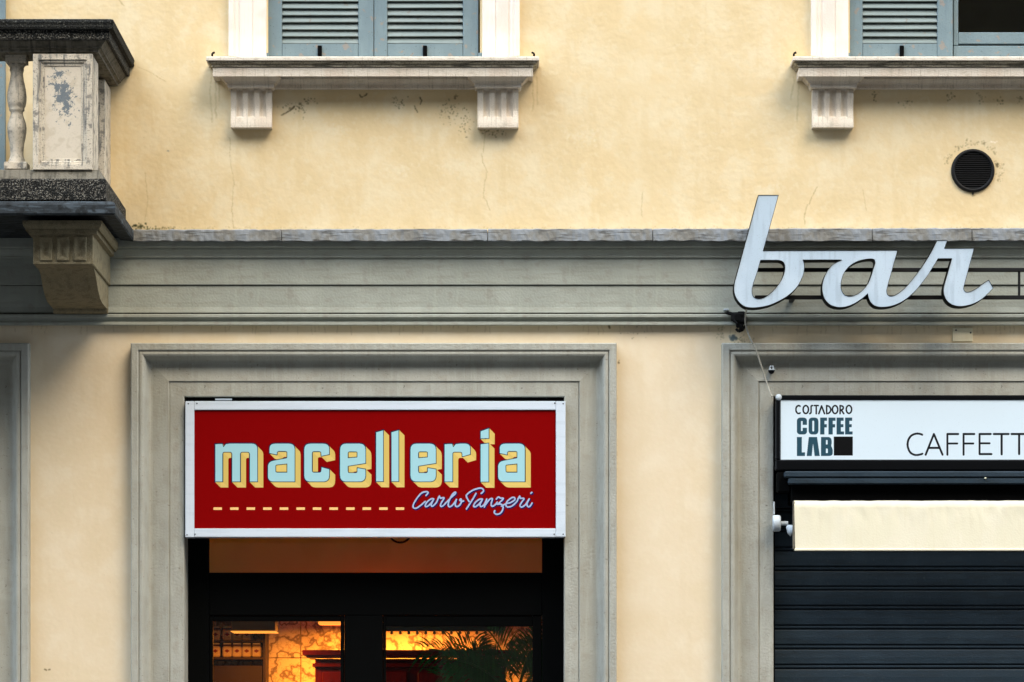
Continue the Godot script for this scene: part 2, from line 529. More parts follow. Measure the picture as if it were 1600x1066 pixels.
# ---------------------------------------------------------------- ground
func ground() -> void:
	var st := S()
	quad(st, Vector3(-80, -0.12, -60), Vector3(80, -0.12, -60), Vector3(80, -0.12, 80), Vector3(-80, -0.12, 80))
	var o := put(st, "road", M.asphalt)
	o.set_meta("kind", "structure")
	st = S()
	cbox(st, Vector3(-40, -0.115, 0.0), Vector3(40, 0.0, 2.6), 0.02)
	o = put(st, "pavement", M.paving)
	o.set_meta("kind", "structure")

# ---------------------------------------------------------------- walls
const TOP := -760.0      # survey mark of the eaves
const UL := -1120.0
const UR := 2000.0

func wall_image(w: int, h: int, base: Color, warm: Color, pale: Color, dull: Color, seed_: int) -> Image:
	var a := nb(w, h, seed_, 0.004, 4)
	var b := nb(w, h, seed_ + 1, 0.012, 5)
	var c := nb(w, h, seed_ + 2, 0.05, 4)
	var d := nb(w, h, seed_ + 3, 0.3, 2)
	var s := nb(w, h, seed_ + 4, 0.03, 3, Vector2(1, 7))
	return paint(w, h, base, [[a, warm, 0.45, 0.75, 0.8], [b, pale, 0.52, 0.75, 0.65], [b, dull, 0.48, 0.25, 0.45], [s, dull, 0.6, 0.85, 0.35], [c, warm, 0.55, 0.8, 0.35], [c, pale, 0.42, 0.2, 0.35], [d, dull, 0.7, 0.95, 0.35]])

func sheet(st: SurfaceTool, u0: float, v0: float, u1: float, v1: float, r: Rect2) -> void:   # r: survey rectangle that the wall's texture covers
	for q in [[0, 0], [1, 0], [1, 1], [0, 0], [1, 1], [0, 1]]:
		var u := lerpf(u0, u1, q[0])
		var v := lerpf(v0, v1, q[1])
		st.set_uv(Vector2((u - r.position.x) / r.size.x, (v - r.position.y) / r.size.y))
		st.add_vertex(up3(u, v))

func crack(img: Image, r: Rect2, k: float, pts: Array, rad: float, c: Color, a: float) -> void:
	for i in pts.size() - 1:
		var p: Vector2 = pts[i]
		var q: Vector2 = pts[i + 1]
		var n := int(p.distance_to(q) * k * 1.2) + 1
		var off := 0.0
		for j in n:
			off = clampf(off + rng.randf_range(-0.5, 0.5), -2.0, 2.0)
			var x := p.lerp(q, float(j) / n)
			dab(img, (x.x - r.position.x) * k + off, (x.y - r.position.y) * k, rad * rng.randf_range(0.5, 1.2), c, a * rng.randf_range(0.3, 1.0))

func specks(img: Image, r: Rect2, k: float, at: Vector2, size: Vector2, n: int, rad: float, c: Color, a: float) -> void:
	for i in n:
		var x := at + Vector2(rng.randfn(0, 0.5) * size.x, rng.randfn(0, 0.5) * size.y)
		dab(img, (x.x - r.position.x) * k, (x.y - r.position.y) * k, rad * rng.randf_range(0.3, 1.3), c, a * rng.randf_range(0.3, 1.0))

func building() -> void:
	var b := thing("building", "ochre plastered street front with grey shop-front mouldings around its openings", "building", Vector3(0, 0, 0))
	var k := 0.9
	var dark := Color(0.42, 0.37, 0.26)
	var old := Color(0.71, 0.63, 0.46)
	# upper wall
	var r := Rect2(-160, -160, 2120, 540)
	var w := int(r.size.x * k)
	var h := int(r.size.y * k)
	var img := wall_image(w, h, Color(0.868, 0.79, 0.628), Color(0.866, 0.775, 0.595), Color(0.885, 0.825, 0.685), Color(0.835, 0.745, 0.565), 31)
	for p in [[455, 168, 22, 8], [468, 172, 8, 10], [480, 158, 10, 6]]: specks(img, r, k, Vector2(p[0], p[1]), Vector2(p[2], p[3]), 26, 1.1, dark, 0.6)
	crack(img, r, k, [Vector2(440, 180), Vector2(452, 173), Vector2(462, 166)], 1.2, dark, 0.8)
	crack(img, r, k, [Vector2(562, 148), Vector2(565, 152), Vector2(575, 146)], 1.2, dark, 0.8)
	crack(img, r, k, [Vector2(656, 152), Vector2(659, 156), Vector2(656, 164)], 1.0, dark, 0.8)
	crack(img, r, k, [Vector2(648, 165), Vector2(652, 176)], 1.0, dark, 0.7)
	specks(img, r, k, Vector2(622, 160), Vector2(12, 12), 34, 1.0, dark, 0.6)
	specks(img, r, k, Vector2(712, 150), Vector2(3, 3), 8, 1.3, dark, 0.8)
	specks(img, r, k, Vector2(702, 174), Vector2(22, 18), 70, 1.0, dark, 0.55)
	specks(img, r, k, Vector2(728, 196), Vector2(10, 24), 50, 0.9, dark, 0.55)
	specks(img, r, k, Vector2(770, 208), Vector2(24, 8), 36, 1.0, dark, 0.55)
	for x in [1366, 1415, 1485, 1532, 1560, 1595, 1640, 1690]: specks(img, r, k, Vector2(x, rng.randf_range(150, 162)), Vector2(9, 9), 16, 1.1, dark, 0.5)
	for x in [330, 336, 344, 838, 832, 1240, 1247]:
		crack(img, r, k, [Vector2(x, 120), Vector2(x + rng.randf_range(-3, 3), 120 + rng.randf_range(30, 90))], 1.3, Color(0.70, 0.62, 0.45), 0.22)
	for i in 5:                                 # filled and repainted patches
		var pc := Vector2(rng.randf_range(420, 1480), rng.randf_range(190, 320))
		for j in 130: specks(img, r, k, pc, Vector2(rng.randf_range(14, 34), rng.randf_range(6, 16)), 1, 2.6, Color(0.90, 0.845, 0.715), 0.22)
	crack(img, r, k, [Vector2(358, 215), Vector2(360, 255), Vector2(365, 290), Vector2(362, 330), Vector2(366, 358)], 0.7, old, 0.5)
	crack(img, r, k, [Vector2(757, 196), Vector2(753, 240), Vector2(760, 270), Vector2(757, 310), Vector2(764, 330)], 0.7, old, 0.6)
	crack(img, r, k, [Vector2(1277, 292), Vector2(1262, 320), Vector2(1256, 352)], 0.8, old, 0.8)
	crack(img, r, k, [Vector2(226, 270), Vector2(230, 310), Vector2(224, 345)], 0.7, old, 0.4)
	crack(img, r, k, [Vector2(184, -4), Vector2(190, 6), Vector2(195, 10)], 0.9, old, 0.6)
	crack(img, r, k, [Vector2(214, 104), Vector2(240, 116), Vector2(262, 128)], 0.7, old, 0.5)
	crack(img, r, k, [Vector2(1004, 300), Vector2(1003, 340)], 0.7, old, 0.5)
	crack(img, r, k, [Vector2(1348, 296), Vector2(1352, 330)], 0.7, old, 0.4)
	specks(img, r, k, Vector2(216, 354), Vector2(14, 5), 60, 1.2, Color(0.16, 0.18, 0.10), 0.6)
	specks(img, r, k, Vector2(240, 357), Vector2(40, 3), 80, 1.0, Color(0.25, 0.26, 0.15), 0.5)
	for i in 160: specks(img, r, k, Vector2(rng.randf_range(210, 1600), 356), Vector2(5, 2), 2, 0.9, old, 0.5)
	for i in 90:                                # worn ring round the vent
		var t := rng.randf_range(-2.9, 0.5)
		var q := Vector2(1521, 266) + Vector2(cos(t), sin(t)) * rng.randfn(43, 3.0)
		specks(img, r, k, q, Vector2(3, 3), 2, 1.0, dark.lerp(old, rng.randf()), 0.5)
	specks(img, r, k, Vector2(1558, 258), Vector2(2, 3), 14, 1.2, dark, 0.8)
	specks(img, r, k, Vector2(1551, 222), Vector2(5, 1), 10, 1.0, Color(0.97, 0.92, 0.85), 0.9)
	specks(img, r, k, Vector2(1521, 305), Vector2(3, 6), 10, 0.9, dark, 0.5)
	specks(img, r, k, Vector2(262, 236), Vector2(1.5, 1), 6, 0.8, Color(0.35, 0.40, 0.45), 0.7)
	for i in 240: specks(img, r, k, Vector2(rng.randf_range(-100, 1700), rng.randf_range(-40, 350)), Vector2(1, 1), 1, 0.7, old, 0.35)
	var mu := plain(Color.WHITE, 0.92)
	mu.albedo_texture = tex(img)
	mu.normal_enabled = true
	mu.normal_texture = bump(nb(w, h, 41, 0.09, 5), w, h, 2.5)
	mu.normal_scale = 0.14
	var st := S()
	var o2 := [1328.0, 1659.0]            # the bar's upper window opening
	var o1 := [480.0 - 61.0, 750.0]             # the closed window's opening
	sheet(st, UL, -160, o1[0], 380, r)
	sheet(st, o1[0], 95, o1[1], 380, r)
	sheet(st, o1[0], -160, o1[1], -150, r)
	sheet(st, o1[1], -160, o2[0], 380, r)
	sheet(st, o2[0], 95, o2[1], 380, r)
	sheet(st, o2[0], -160, o2[1], -150, r)
	sheet(st, o2[1], -160, UR, 380, r)
	sheet(st, UL, TOP, UR, -160, Rect2(-160, -760, 2120, 600))
	put(st, "upper_wall", mu, b)
	# lower wall
	r = Rect2(-160, 480, 2120, 840)
	h = int(r.size.y * k)
	img = wall_image(w, h, Color(0.885, 0.82, 0.70), Color(0.88, 0.81, 0.68), Color(0.90, 0.845, 0.735), Color(0.865, 0.795, 0.66), 61)
	for x in range(-40, 1700, 7):
		if rng.randf() < 0.4: crack(img, r, k, [Vector2(x, 509), Vector2(x + rng.randf_range(-2, 2), 511 + rng.randf_range(2, 14))], 0.7, Color(0.62, 0.54, 0.40), 0.25)
	crack(img, r, k, [Vector2(952, 508), Vector2(953, 514)], 1.4, dark, 0.8)
	specks(img, r, k, Vector2(995, 520), Vector2(24, 12), 14, 0.9, dark, 0.5)
	specks(img, r, k, Vector2(967, 566), Vector2(2, 5), 8, 1.0, dark, 0.6)
	specks(img, r, k, Vector2(1146, 528), Vector2(5, 4), 60, 1.6, Color(0.36, 0.40, 0.40), 0.7)
	specks(img, r, k, Vector2(1126, 520), Vector2(10, 12), 40, 1.0, Color(0.50, 0.46, 0.34), 0.4)
	specks(img, r, k, Vector2(1160, 532), Vector2(16, 6), 40, 1.0, Color(0.40, 0.38, 0.30), 0.5)
	crack(img, r, k, [Vector2(69, 1046), Vector2(73, 1048)], 1.0, dark, 0.9)
	crack(img, r, k, [Vector2(76, 1047), Vector2(79, 1046)], 1.0, dark, 0.9)
	for i in 40: specks(img, r, k, Vector2(964, rng.randf_range(545, 1060)), Vector2(1, 4), 3, 0.7, old, 0.4)
	for i in 160: specks(img, r, k, Vector2(rng.randf_range(-100, 1700), rng.randf_range(500, 1100)), Vector2(1, 1), 1, 0.7, old, 0.3)
	var ml := plain(Color.WHITE, 0.92)
	ml.albedo_texture = tex(img)
	ml.normal_enabled = true
	ml.normal_texture = bump(nb(w, h, 71, 0.12, 4), w, h, 2.0)
	ml.normal_scale = 0.08
	st = S()
	var low := 1700.0
	sheet(st, UL, 370, UR, 560, r)
	for c in [[30.0, 216.0], [955.0, 1137.0], [1850.0, UR]]: sheet(st, c[0], 560, c[1], low, r)
	put(st, "lower_wall", ml, b)
	# the house behind its front
	var x0 := ux(UL)
	var x1 := ux(UR)
	var y1 := uy(TOP)
	for q in [["side_wall", Vector3(x0 - 0.3, 0, -6), Vector3(x0, y1, 0)], ["side_wall", Vector3(x1, 0, -6), Vector3(x1 + 0.3, y1, 0)],
			["rear_wall", Vector3(x0 - 0.3, 0, -6.3), Vector3(x1 + 0.3, y1, -6.003)], ["roof_slab", Vector3(x0 - 0.3, y1 + 0.002, -6.3), Vector3(x1 + 0.3, y1 + 0.25, 0.05)]]:
		st = S()
		cbox(st, q[1], q[2], 0.01)
		put(st, q[0], M.ochre, b)

# ---------------------------------------------------------------- the string course and frieze between the floors
func cornice() -> void:
	var t := thing("cornice", "grey moulded frieze with a ragged lead strip on top, running above both shop doors", "cornice", up3(585, 508))
	var joints := [207.0, 440.0, 762.0, 1020.0, 1363.0, 1519.0, 1760.0, UR]
	var z := 0.13
	for i in joints.size() - 1:
		var st := S()
		var u0: float = joints[i] + 0.6
		var u1: float = joints[i + 1] - 0.6
		var n := maxi(6, int((u1 - u0) / 5.0))
		var noise := FastNoiseLite.new()
		noise.seed = 100 + i
		noise.frequency = 0.03
		var rings: Array = []
		var dz := rng.randf_range(-0.005, 0.005)
		for j in n + 1:
			var u := lerpf(u0, u1, float(j) / n)
			var wob := noise.get_noise_1d(u) * 1.8 + noise.get_noise_1d(u * 4.0 + 500) * 1.0
			var wt := noise.get_noise_1d(u * 2.0 + 900) * 1.2
			var zf := z + dz + noise.get_noise_1d(u * 3.0 + 77) * 0.006
			var top := 358.6 - (u - 200.0) * 0.0016 + wt
			var bot := 377.0 + wob
			rings.append([Vector3(ux(u, z), uy(top, z) + 0.006, 0.0), Vector3(ux(u, z), uy(top, z), zf - 0.006), Vector3(ux(u, z), uy(top + 1.5, z), zf),
				Vector3(ux(u, z), uy(lerpf(top, bot, 0.5), z), zf + noise.get_noise_1d(u * 5.0 + 33) * 0.004), Vector3(ux(u, z), uy(bot - 1.0, z), zf), Vector3(ux(u, z), uy(bot, z), zf - 0.005), Vector3(ux(u, z), uy(bot, z) + 0.002, 0.02)])
		for j in n:
			for q in 6: quad(st, rings[j][q], rings[j + 1][q], rings[j + 1][q + 1], rings[j][q + 1])
		for e in [0, n]:
			for q in range(1, 6): tri(st, rings[e][0], rings[e][q], rings[e][q + 1])
		put(st, "lead_strip", M.lead, t)
	var xa := ux(UL)
	var xb := ux(UR)
	var path := [Vector3(xa, 0, 0), Vector3(xb, 0, 0)]
	var Y := func(v: float, zz: float) -> float: return uy(v, zz)
	# bed moulding under the strip
	var prof: Array = [V(0.0, Y.call(371, 0.10)), V(0.094, Y.call(371, 0.10)), V(0.094, Y.call(386, 0.085)), V(0.074, Y.call(387.5, 0.08)), V(0.074, Y.call(390.5, 0.07)), V(0.068, Y.call(391.5, 0.07))]
	prof.append_array(arc2(V(0.064, Y.call(401, 0.04)), V(-0.026, 0.028), 90, 0, 6).map(func(p): return V(0.042 + (0.064 - p.x), p.y)) if false else [V(0.062, Y.call(394, 0.06)), V(0.052, Y.call(397, 0.055)), V(0.047, Y.call(400, 0.05)), V(0.047, Y.call(402, 0.05))])
	prof.append_array([V(0.036, Y.call(403.2, 0.04)), V(0.0, Y.call(403.2, 0.04))])
	var st2 := S()
	sweep(st2, path, prof, Vector3.UP)
	put(st2, "bed_moulding", M.frieze, t)
	# two frieze boards, the lower one set 12 mm back under the upper
	st2 = S()
	sweep(st2, path, [V(0.0, Y.call(403.5, 0.03)), V(0.034, Y.call(403.5, 0.034)), V(0.034, Y.call(444.4, 0.034)), V(0.031, Y.call(445.4, 0.031)), V(0.0, Y.call(445.4, 0.03))], Vector3.UP)
	put(st2, "frieze_board", M.frieze, t)
	st2 = S()
	sweep(st2, path, [V(0.0, Y.call(446.9, 0.02)), V(0.024, Y.call(446.9, 0.024)), V(0.024, Y.call(480, 0.024)), V(0.029, Y.call(487, 0.03)), V(0.029, Y.call(488.5, 0.03)), V(0.0, Y.call(489, 0.02))], Vector3.UP)
	put(st2, "frieze_board", M.frieze, t)
	# dark joint behind the boards
	st2 = S()
	sweep(st2, path, [V(0.006, Y.call(400, 0)), V(0.006, Y.call(500, 0))], Vector3.UP)
	put(st2, "backing", M.dirty, t)
	# base moulding: fillet, cove, fillet
	st2 = S()
	prof = [V(0.0, Y.call(489.6, 0.05)), V(0.052, Y.call(490.8, 0.052)), V(0.056, Y.call(492, 0.056)), V(0.056, Y.call(495.6, 0.056)), V(0.050, Y.call(497.0, 0.05)), V(0.036, Y.call(498.6, 0.036)), V(0.030, Y.call(500.5, 0.03)),
		V(0.031, Y.call(502.2, 0.03)), V(0.037, Y.call(503.4, 0.036)), V(0.046, Y.call(504.0, 0.04)), V(0.046, Y.call(507.6, 0.04)), V(0.042, Y.call(508.6, 0.04)), V(0.0, Y.call(508.8, 0.0))]
	sweep(st2, path, prof, Vector3.UP)
	put(st2, "base_moulding", M.frieze, t)

# ---------------------------------------------------------------- moulded door surrounds
func surround(label: String, c: float, whole: bool, skip_left := false) -> void:
	var t := thing("door_surround", label, "door frame", Vector3(ux(c), 0, 0), "moulded surrounds of the shop doors")
	var L := ux(c - 378.0)
	var R := ux(c + 378.5)
	var Tp := uy(536.0, 0.09)
	var prof: Array = [V(0.0, -0.01), V(0.0, 0.086), V(0.005, 0.092), V(0.037, 0.092), V(0.042, 0.088), V(0.0435, 0.078), V(0.046, 0.078), V(0.048, 0.085), V(0.060, 0.087), V(0.069, 0.083), V(0.076, 0.071), V(0.082, 0.052), V(0.088, 0.030), V(0.095, 0.014), V(0.104, 0.007), V(0.114, 0.006),
		V(0.204, 0.024), V(0.207, 0.021), V(0.2075, 0.013), V(0.211, 0.012), V(0.213, 0.016), V(0.287, 0.016), V(0.291, 0.012), V(0.291, -0.32)]
	var path := [Vector3(L, 0, 0), Vector3(L, Tp, 0), Vector3(R, Tp, 0), Vector3(R, 0, 0)]
	for i in 3:
		if skip_left and i == 0: continue
		var st := S()
		sweep(st, path, prof, Vector3.BACK, i)
		put(st, ["jamb", "lintel", "jamb"][i], M.grey, t)
	if whole:
		var st := S()
		ubox(st, c - 297, 560, c + 297, 1700, -0.30, -0.26)
		put(st, "door_leaf", M.black, t)

func door_surrounds() -> void:
	surround("grey moulded door surround at the far left, in shade under the balcony", -331.0, true, true)
	surround("grey moulded door surround framing the red butcher sign and lit shop door", 584.5, false)
	surround("grey moulded door surround framing the closed bar shutter and white lightbox", 1505.0, false)

# ---------------------------------------------------------------- upper windows
func shutter(win: Node3D, u0: float, u1: float, vtop: float, vbot: float, stile: Array, latch_u: float) -> void:
	var zf := -0.02
	var zb := -0.055
	var leaf := S()
	ubox(leaf, u0, vtop, u0 + stile[0], vbot, zb, zf, 0.003)      # hanging stile is the leaf's own mesh
	var l := put(leaf, "shutter", M.blue, win)
	var st := S()
	ubox(st, u1 - stile[1], vtop, u1, vbot, zb, zf + 0.0015, 0.003)
	put(st, "stile", M.blue, l)
	st = S()
	ubox(st, u0 + stile[0] + 0.4, 68.3, u1 - stile[1] - 0.4, vbot, zb + 0.003, zf - 0.003, 0.002)
	put(st, "rail", M.blue, l)
	var v := 68.0 - 11.0
	while v > vtop:
		st = S()
		var a := ux(u0 + stile[0] + 0.3, zf)
		var b := ux(u1 - stile[1] - 0.3, zf)
		var y0 := uy(v + 10.4 + rng.randf_range(-0.3, 0.3), zf)
		var y1 := uy(v + 1.6, zf)
		var tip := zf - 0.004 + rng.randf_range(-0.001, 0.001)
		var th := 0.007
		var sag := rng.randf_range(-0.002, 0.002)
		# louvre: leans back toward its top
		var p := [Vector3(0, y0, tip), Vector3(0, y0 + 0.003, tip + 0.001), Vector3(0, y1 + 0.004, tip - 0.020), Vector3(0, y1 + 0.006, tip - 0.026), Vector3(0, y1, tip - 0.028), Vector3(0, y0 - 0.001, tip - th)]
		for i in 6:
			var q: Vector3 = p[i]
			var s: Vector3 = p[(i + 1) % 6]
			quad(st, Vector3(a, q.y, q.z), Vector3(a, s.y, s.z), Vector3(b, s.y + sag, s.z), Vector3(b, q.y + sag, q.z))
		put(st, "slat", M.slat, l)
		v -= 11.0
	if latch_u > 0.0:
		st = S()
		ubox(st, latch_u - 3.3, 71, latch_u + 3.3, vbot, zf - 0.004, zf + 0.012, 0.003)
		put(st, "latch", M.black, l)
	st = S()                                                       # dark board closing the leaf behind its louvres
	ubox(st, u0 + stile[0] - 2, vtop, u1 - stile[1] + 2, 70, zb - 0.012, zb - 0.004, 0.001)
	put(st, "back_board", M.black, l)

func window_at(c: float, open: bool) -> void:
	var d := c - 585.0
	var lab := "upper window with both blue louvred shutters closed above the butcher sign" if not open else "upper window at top right with one blue shutter and a bare dark pane"
	var t := thing("window", lab, "window", Vector3(ux(c), uy(88), 0), "first floor windows with bracketed sills")
	var vtop := -150.0
	var vs := 90.0
	# jambs: moulded strips
	for side in [-1.0, 1.0]:
		var st := S()
		var e := ux(c + side * 227.0)
		var path := [Vector3(e, uy(vs), 0), Vector3(e, uy(vtop), 0)] if side < 0 else [Vector3(e, uy(vtop), 0), Vector3(e, uy(vs), 0)]
		var prof := [V(0, 0), V(0, 0.050), V(0.003, 0.053), V(0.024, 0.053), V(0.027, 0.044), V(0.030, 0.042), V(0.042, 0.042), V(0.055, 0.032), V(0.060, 0.032), V(0.063, 0.036), V(0.130, 0.036), V(0.134, 0.032), V(0.137, 0.036), V(0.150, 0.030), V(0.170, 0.026), V(0.205, 0.026), V(0.2085, 0.022), V(0.2085, -0.08)]
		sweep(st, path, prof, Vector3.BACK)
		put(st, "jamb", M.jamb, t)
	# shutters and sash
	if not open:
		shutter(t, c - 167, c - 1.5, vtop, 88.5, [22.5, 23.5], 499.5)
		shutter(t, c - 0.5, c + 162.5, vtop, 88.5, [20.5, 24.0], 664.0)
	else:
		shutter(t, c - 168, c - 5, vtop, 88.5, [22.0, 24.0], 1409.5)
		var st := S()
		ubox(st, c - 4, 71.5, c + 164, 89, -0.075, -0.045, 0.003)
		put(st, "sash_frame", M.blue, t)
		var sash: MeshInstance3D = t.get_node("sash_frame")
		for q in [[-4, vtop, 3.5, 71, -0.08, -0.052], [3.5, 50.5, 160, 68.6, -0.085, -0.055], [160, vtop, 167, 71, -0.08, -0.052]]:
			st = S()
			ubox(st, c + q[0], q[1], c + q[2], q[3], q[4], q[5], 0.003)
			put(st, "sash_rail", M.blue, sash)
		st = S()
		ubox(st, c + 2.0, vtop, c + 161, 52, -0.074, -0.070, 0.0005)
		put(st, "pane", M.glass, sash)
	for x in [c - 169.5, c + 166.0]:
		var st := S()
		ubox(st, x - 4, 82.5, x + 4, 90, -0.02, 0.012, 0.003)
		put(st, "hinge_block", M.blue, t)
	# sill: thin slab over cyma and fascia, returned at both ends
	var L := ux(c - 211.0)
	var R := ux(c + 209.5)
	var path2 := [Vector3(L, 0, -0.02), Vector3(L, 0, 0.03), Vector3(R, 0, 0.03), Vector3(R, 0, -0.02)]
	var yy := func(v: float, a: float) -> float: return uy(v, 0.03 + a)
	var st3 := S()
	sweep(st3, path2, [V(-0.06, yy.call(87.5, 0.14)), V(0.165, yy.call(88.4, 0.165)), V(0.171, yy.call(89.5, 0.17)), V(0.171, yy.call(94.0, 0.17)), V(0.168, yy.call(95.0, 0.17)), V(0.150, yy.call(95.2, 0.15))], Vector3.UP)
	quad(st3, Vector3(L, yy.call(87.6, 0.14), 0.1), Vector3(R, yy.call(87.6, 0.14), 0.1), Vector3(R, yy.call(87.6, 0.14), -0.12), Vector3(L, yy.call(87.6, 0.14), -0.12))
	var sill := put(st3, "sill", M.stone, t)
	st3 = S()
	sweep(st3, path2, [V(0.152, yy.call(94.6, 0.15)), V(0.158, yy.call(95.6, 0.158)), V(0.159, yy.call(98.0, 0.158)), V(0.152, yy.call(100.0, 0.15)), V(0.140, yy.call(101.2, 0.14)), V(0.1395, yy.call(102.0, 0.14)), V(0.144, yy.call(102.4, 0.14)), V(0.144, yy.call(104.2, 0.14)), V(0.132, yy.call(105.2, 0.13))], Vector3.UP)
	put(st3, "sill_moulding", M.sill_old, sill)
	st3 = S()
	sweep(st3, path2, [V(0.120, yy.call(104.8, 0.12)), V(0.133, yy.call(105.4, 0.133)), V(0.136, yy.call(106.2, 0.136)), V(0.136, yy.call(119.2, 0.136)), V(0.133, yy.call(120.0, 0.133)), V(0.120, yy.call(119.7, 0.12)), V(0.100, yy.call(119.5, 0.10)), V(-0.03, yy.call(119.0, 0.0))], Vector3.UP)
	put(st3, "fascia", M.stone, sill)
	# bed moulding between and beyond the brackets
	st3 = S()
	sweep(st3, [Vector3(L + 0.06, 0, -0.02), Vector3(L + 0.06, 0, 0.0), Vector3(R - 0.06, 0, 0.0), Vector3(R - 0.06, 0, -0.02)],
		[V(0.062, uy(119.0, 0.06)), V(0.062, uy(124, 0.06)), V(0.052, uy(127, 0.05)), V(0.043, uy(130, 0.04)), V(0.042, uy(131, 0.04)), V(0.034, uy(132, 0.034)), V(0.034, uy(137.5, 0.034)), V(0.030, uy(139.5, 0.03)), V(-0.01, uy(140.0, 0.0))], Vector3.UP)
	put(st3, "bed_moulding", M.stone, sill)
	for bc in [c - 192.5, c + 193.0]: bracket(t, bc)
	# little iron spikes on the sill ends
	for q in [[c - 253.5, 84.5], [c + 249.5, 82.5]]:
		st3 = S()
		var p := up3(q[0], 88.0, 0.15)
		tube(st3, [p, p + Vector3(0.0, 0.016, 0.002), p + Vector3(0.014 * signf(q[0] - c) * -1.0, 0.021, 0.004)], 0.006, 6)
		put(st3, "spike", M.soot, sill)

func bracket(t: Node3D, c: float) -> void:
	# scrolled bracket with three flutes and a moulded crown
	var st := S()
	var w := 0.114
	var xs: Array = [-w]
	for k in 3:
		var f := (k - 1) * 0.064
		xs.append_array([f - 0.019, f - 0.016, f - 0.009, f, f + 0.009, f + 0.016, f + 0.019])
	xs.append(w)
	var dep := func(x: float) -> float:
		for k in 3:
			var e := absf(x - (k - 1) * 0.064)
			if e < 0.0185: return 0.018 * sqrt(maxf(0.0, 1.0 - pow(e / 0.0187, 2)))
		return 0.0
	var side: Array = []                       # (y mark, z) down the front
	for i in 17:
		var s := i / 16.0
		var z := 0.075 - 0.030 * smoothstep(0.0, 0.55, s) + 0.026 * smoothstep(0.5, 0.95, s)
		if s < 0.12: z -= 0.012 * (1.0 - s / 0.12)
		side.append([lerpf(138.5, 199.5, s), z, s])
	var x0 := ux(c, 0.06)
	for i in side.size() - 1:
		for j in xs.size() - 1:
			var q: Array[Vector3] = []
			for e in [[i, j], [i, j + 1], [i + 1, j + 1], [i + 1, j]]:
				var row: Array = side[e[0]]
				var x: float = xs[e[1]]
				var dp: float = dep.call(x) * (1.0 if (row[2] > 0.02 and row[2] < 0.74) else 0.0)
				q.append(Vector3(x0 + x, uy(row[0], 0.06), row[1] - dp))
			quad(st, q[0], q[1], q[2], q[3])
	for s in [-1.0, 1.0]:
		for i in side.size() - 1:
			quad(st, Vector3(x0 + s * w, uy(side[i][0], 0.06), 0.0), Vector3(x0 + s * w, uy(side[i][0], 0.06), side[i][1]), Vector3(x0 + s * w, uy(side[i + 1][0], 0.06), side[i + 1][1]), Vector3(x0 + s * w, uy(side[i + 1][0], 0.06), 0.0))
	var yb := uy(199.5, 0.06)
	quad(st, Vector3(x0 - w, yb, side[16][1]), Vector3(x0 + w, yb, side[16][1]), Vector3(x0 + w, yb, 0), Vector3(x0 - w, yb, 0))
	var b := put(st, "bracket", M.stone, t)
	st = S()
	var L := x0 - 0.118
	var R := x0 + 0.118
	sweep(st, [Vector3(L, 0, -0.01), Vector3(L, 0, 0.095), Vector3(R, 0, 0.095), Vector3(R, 0, -0.01)],
		[V(0.050, uy(119.4, 0.13)), V(0.050, uy(120.4, 0.13)), V(0.040, uy(123.6, 0.12)), V(0.024, uy(128.2, 0.11)), V(0.023, uy(129.8, 0.11)), V(0.013, uy(130.8, 0.10)), V(0.011, uy(136.4, 0.10)), V(0.004, uy(138.2, 0.10)), V(-0.08, uy(138.6, 0.02))], Vector3.UP)
	put(st, "crown_moulding", M.stone, b)

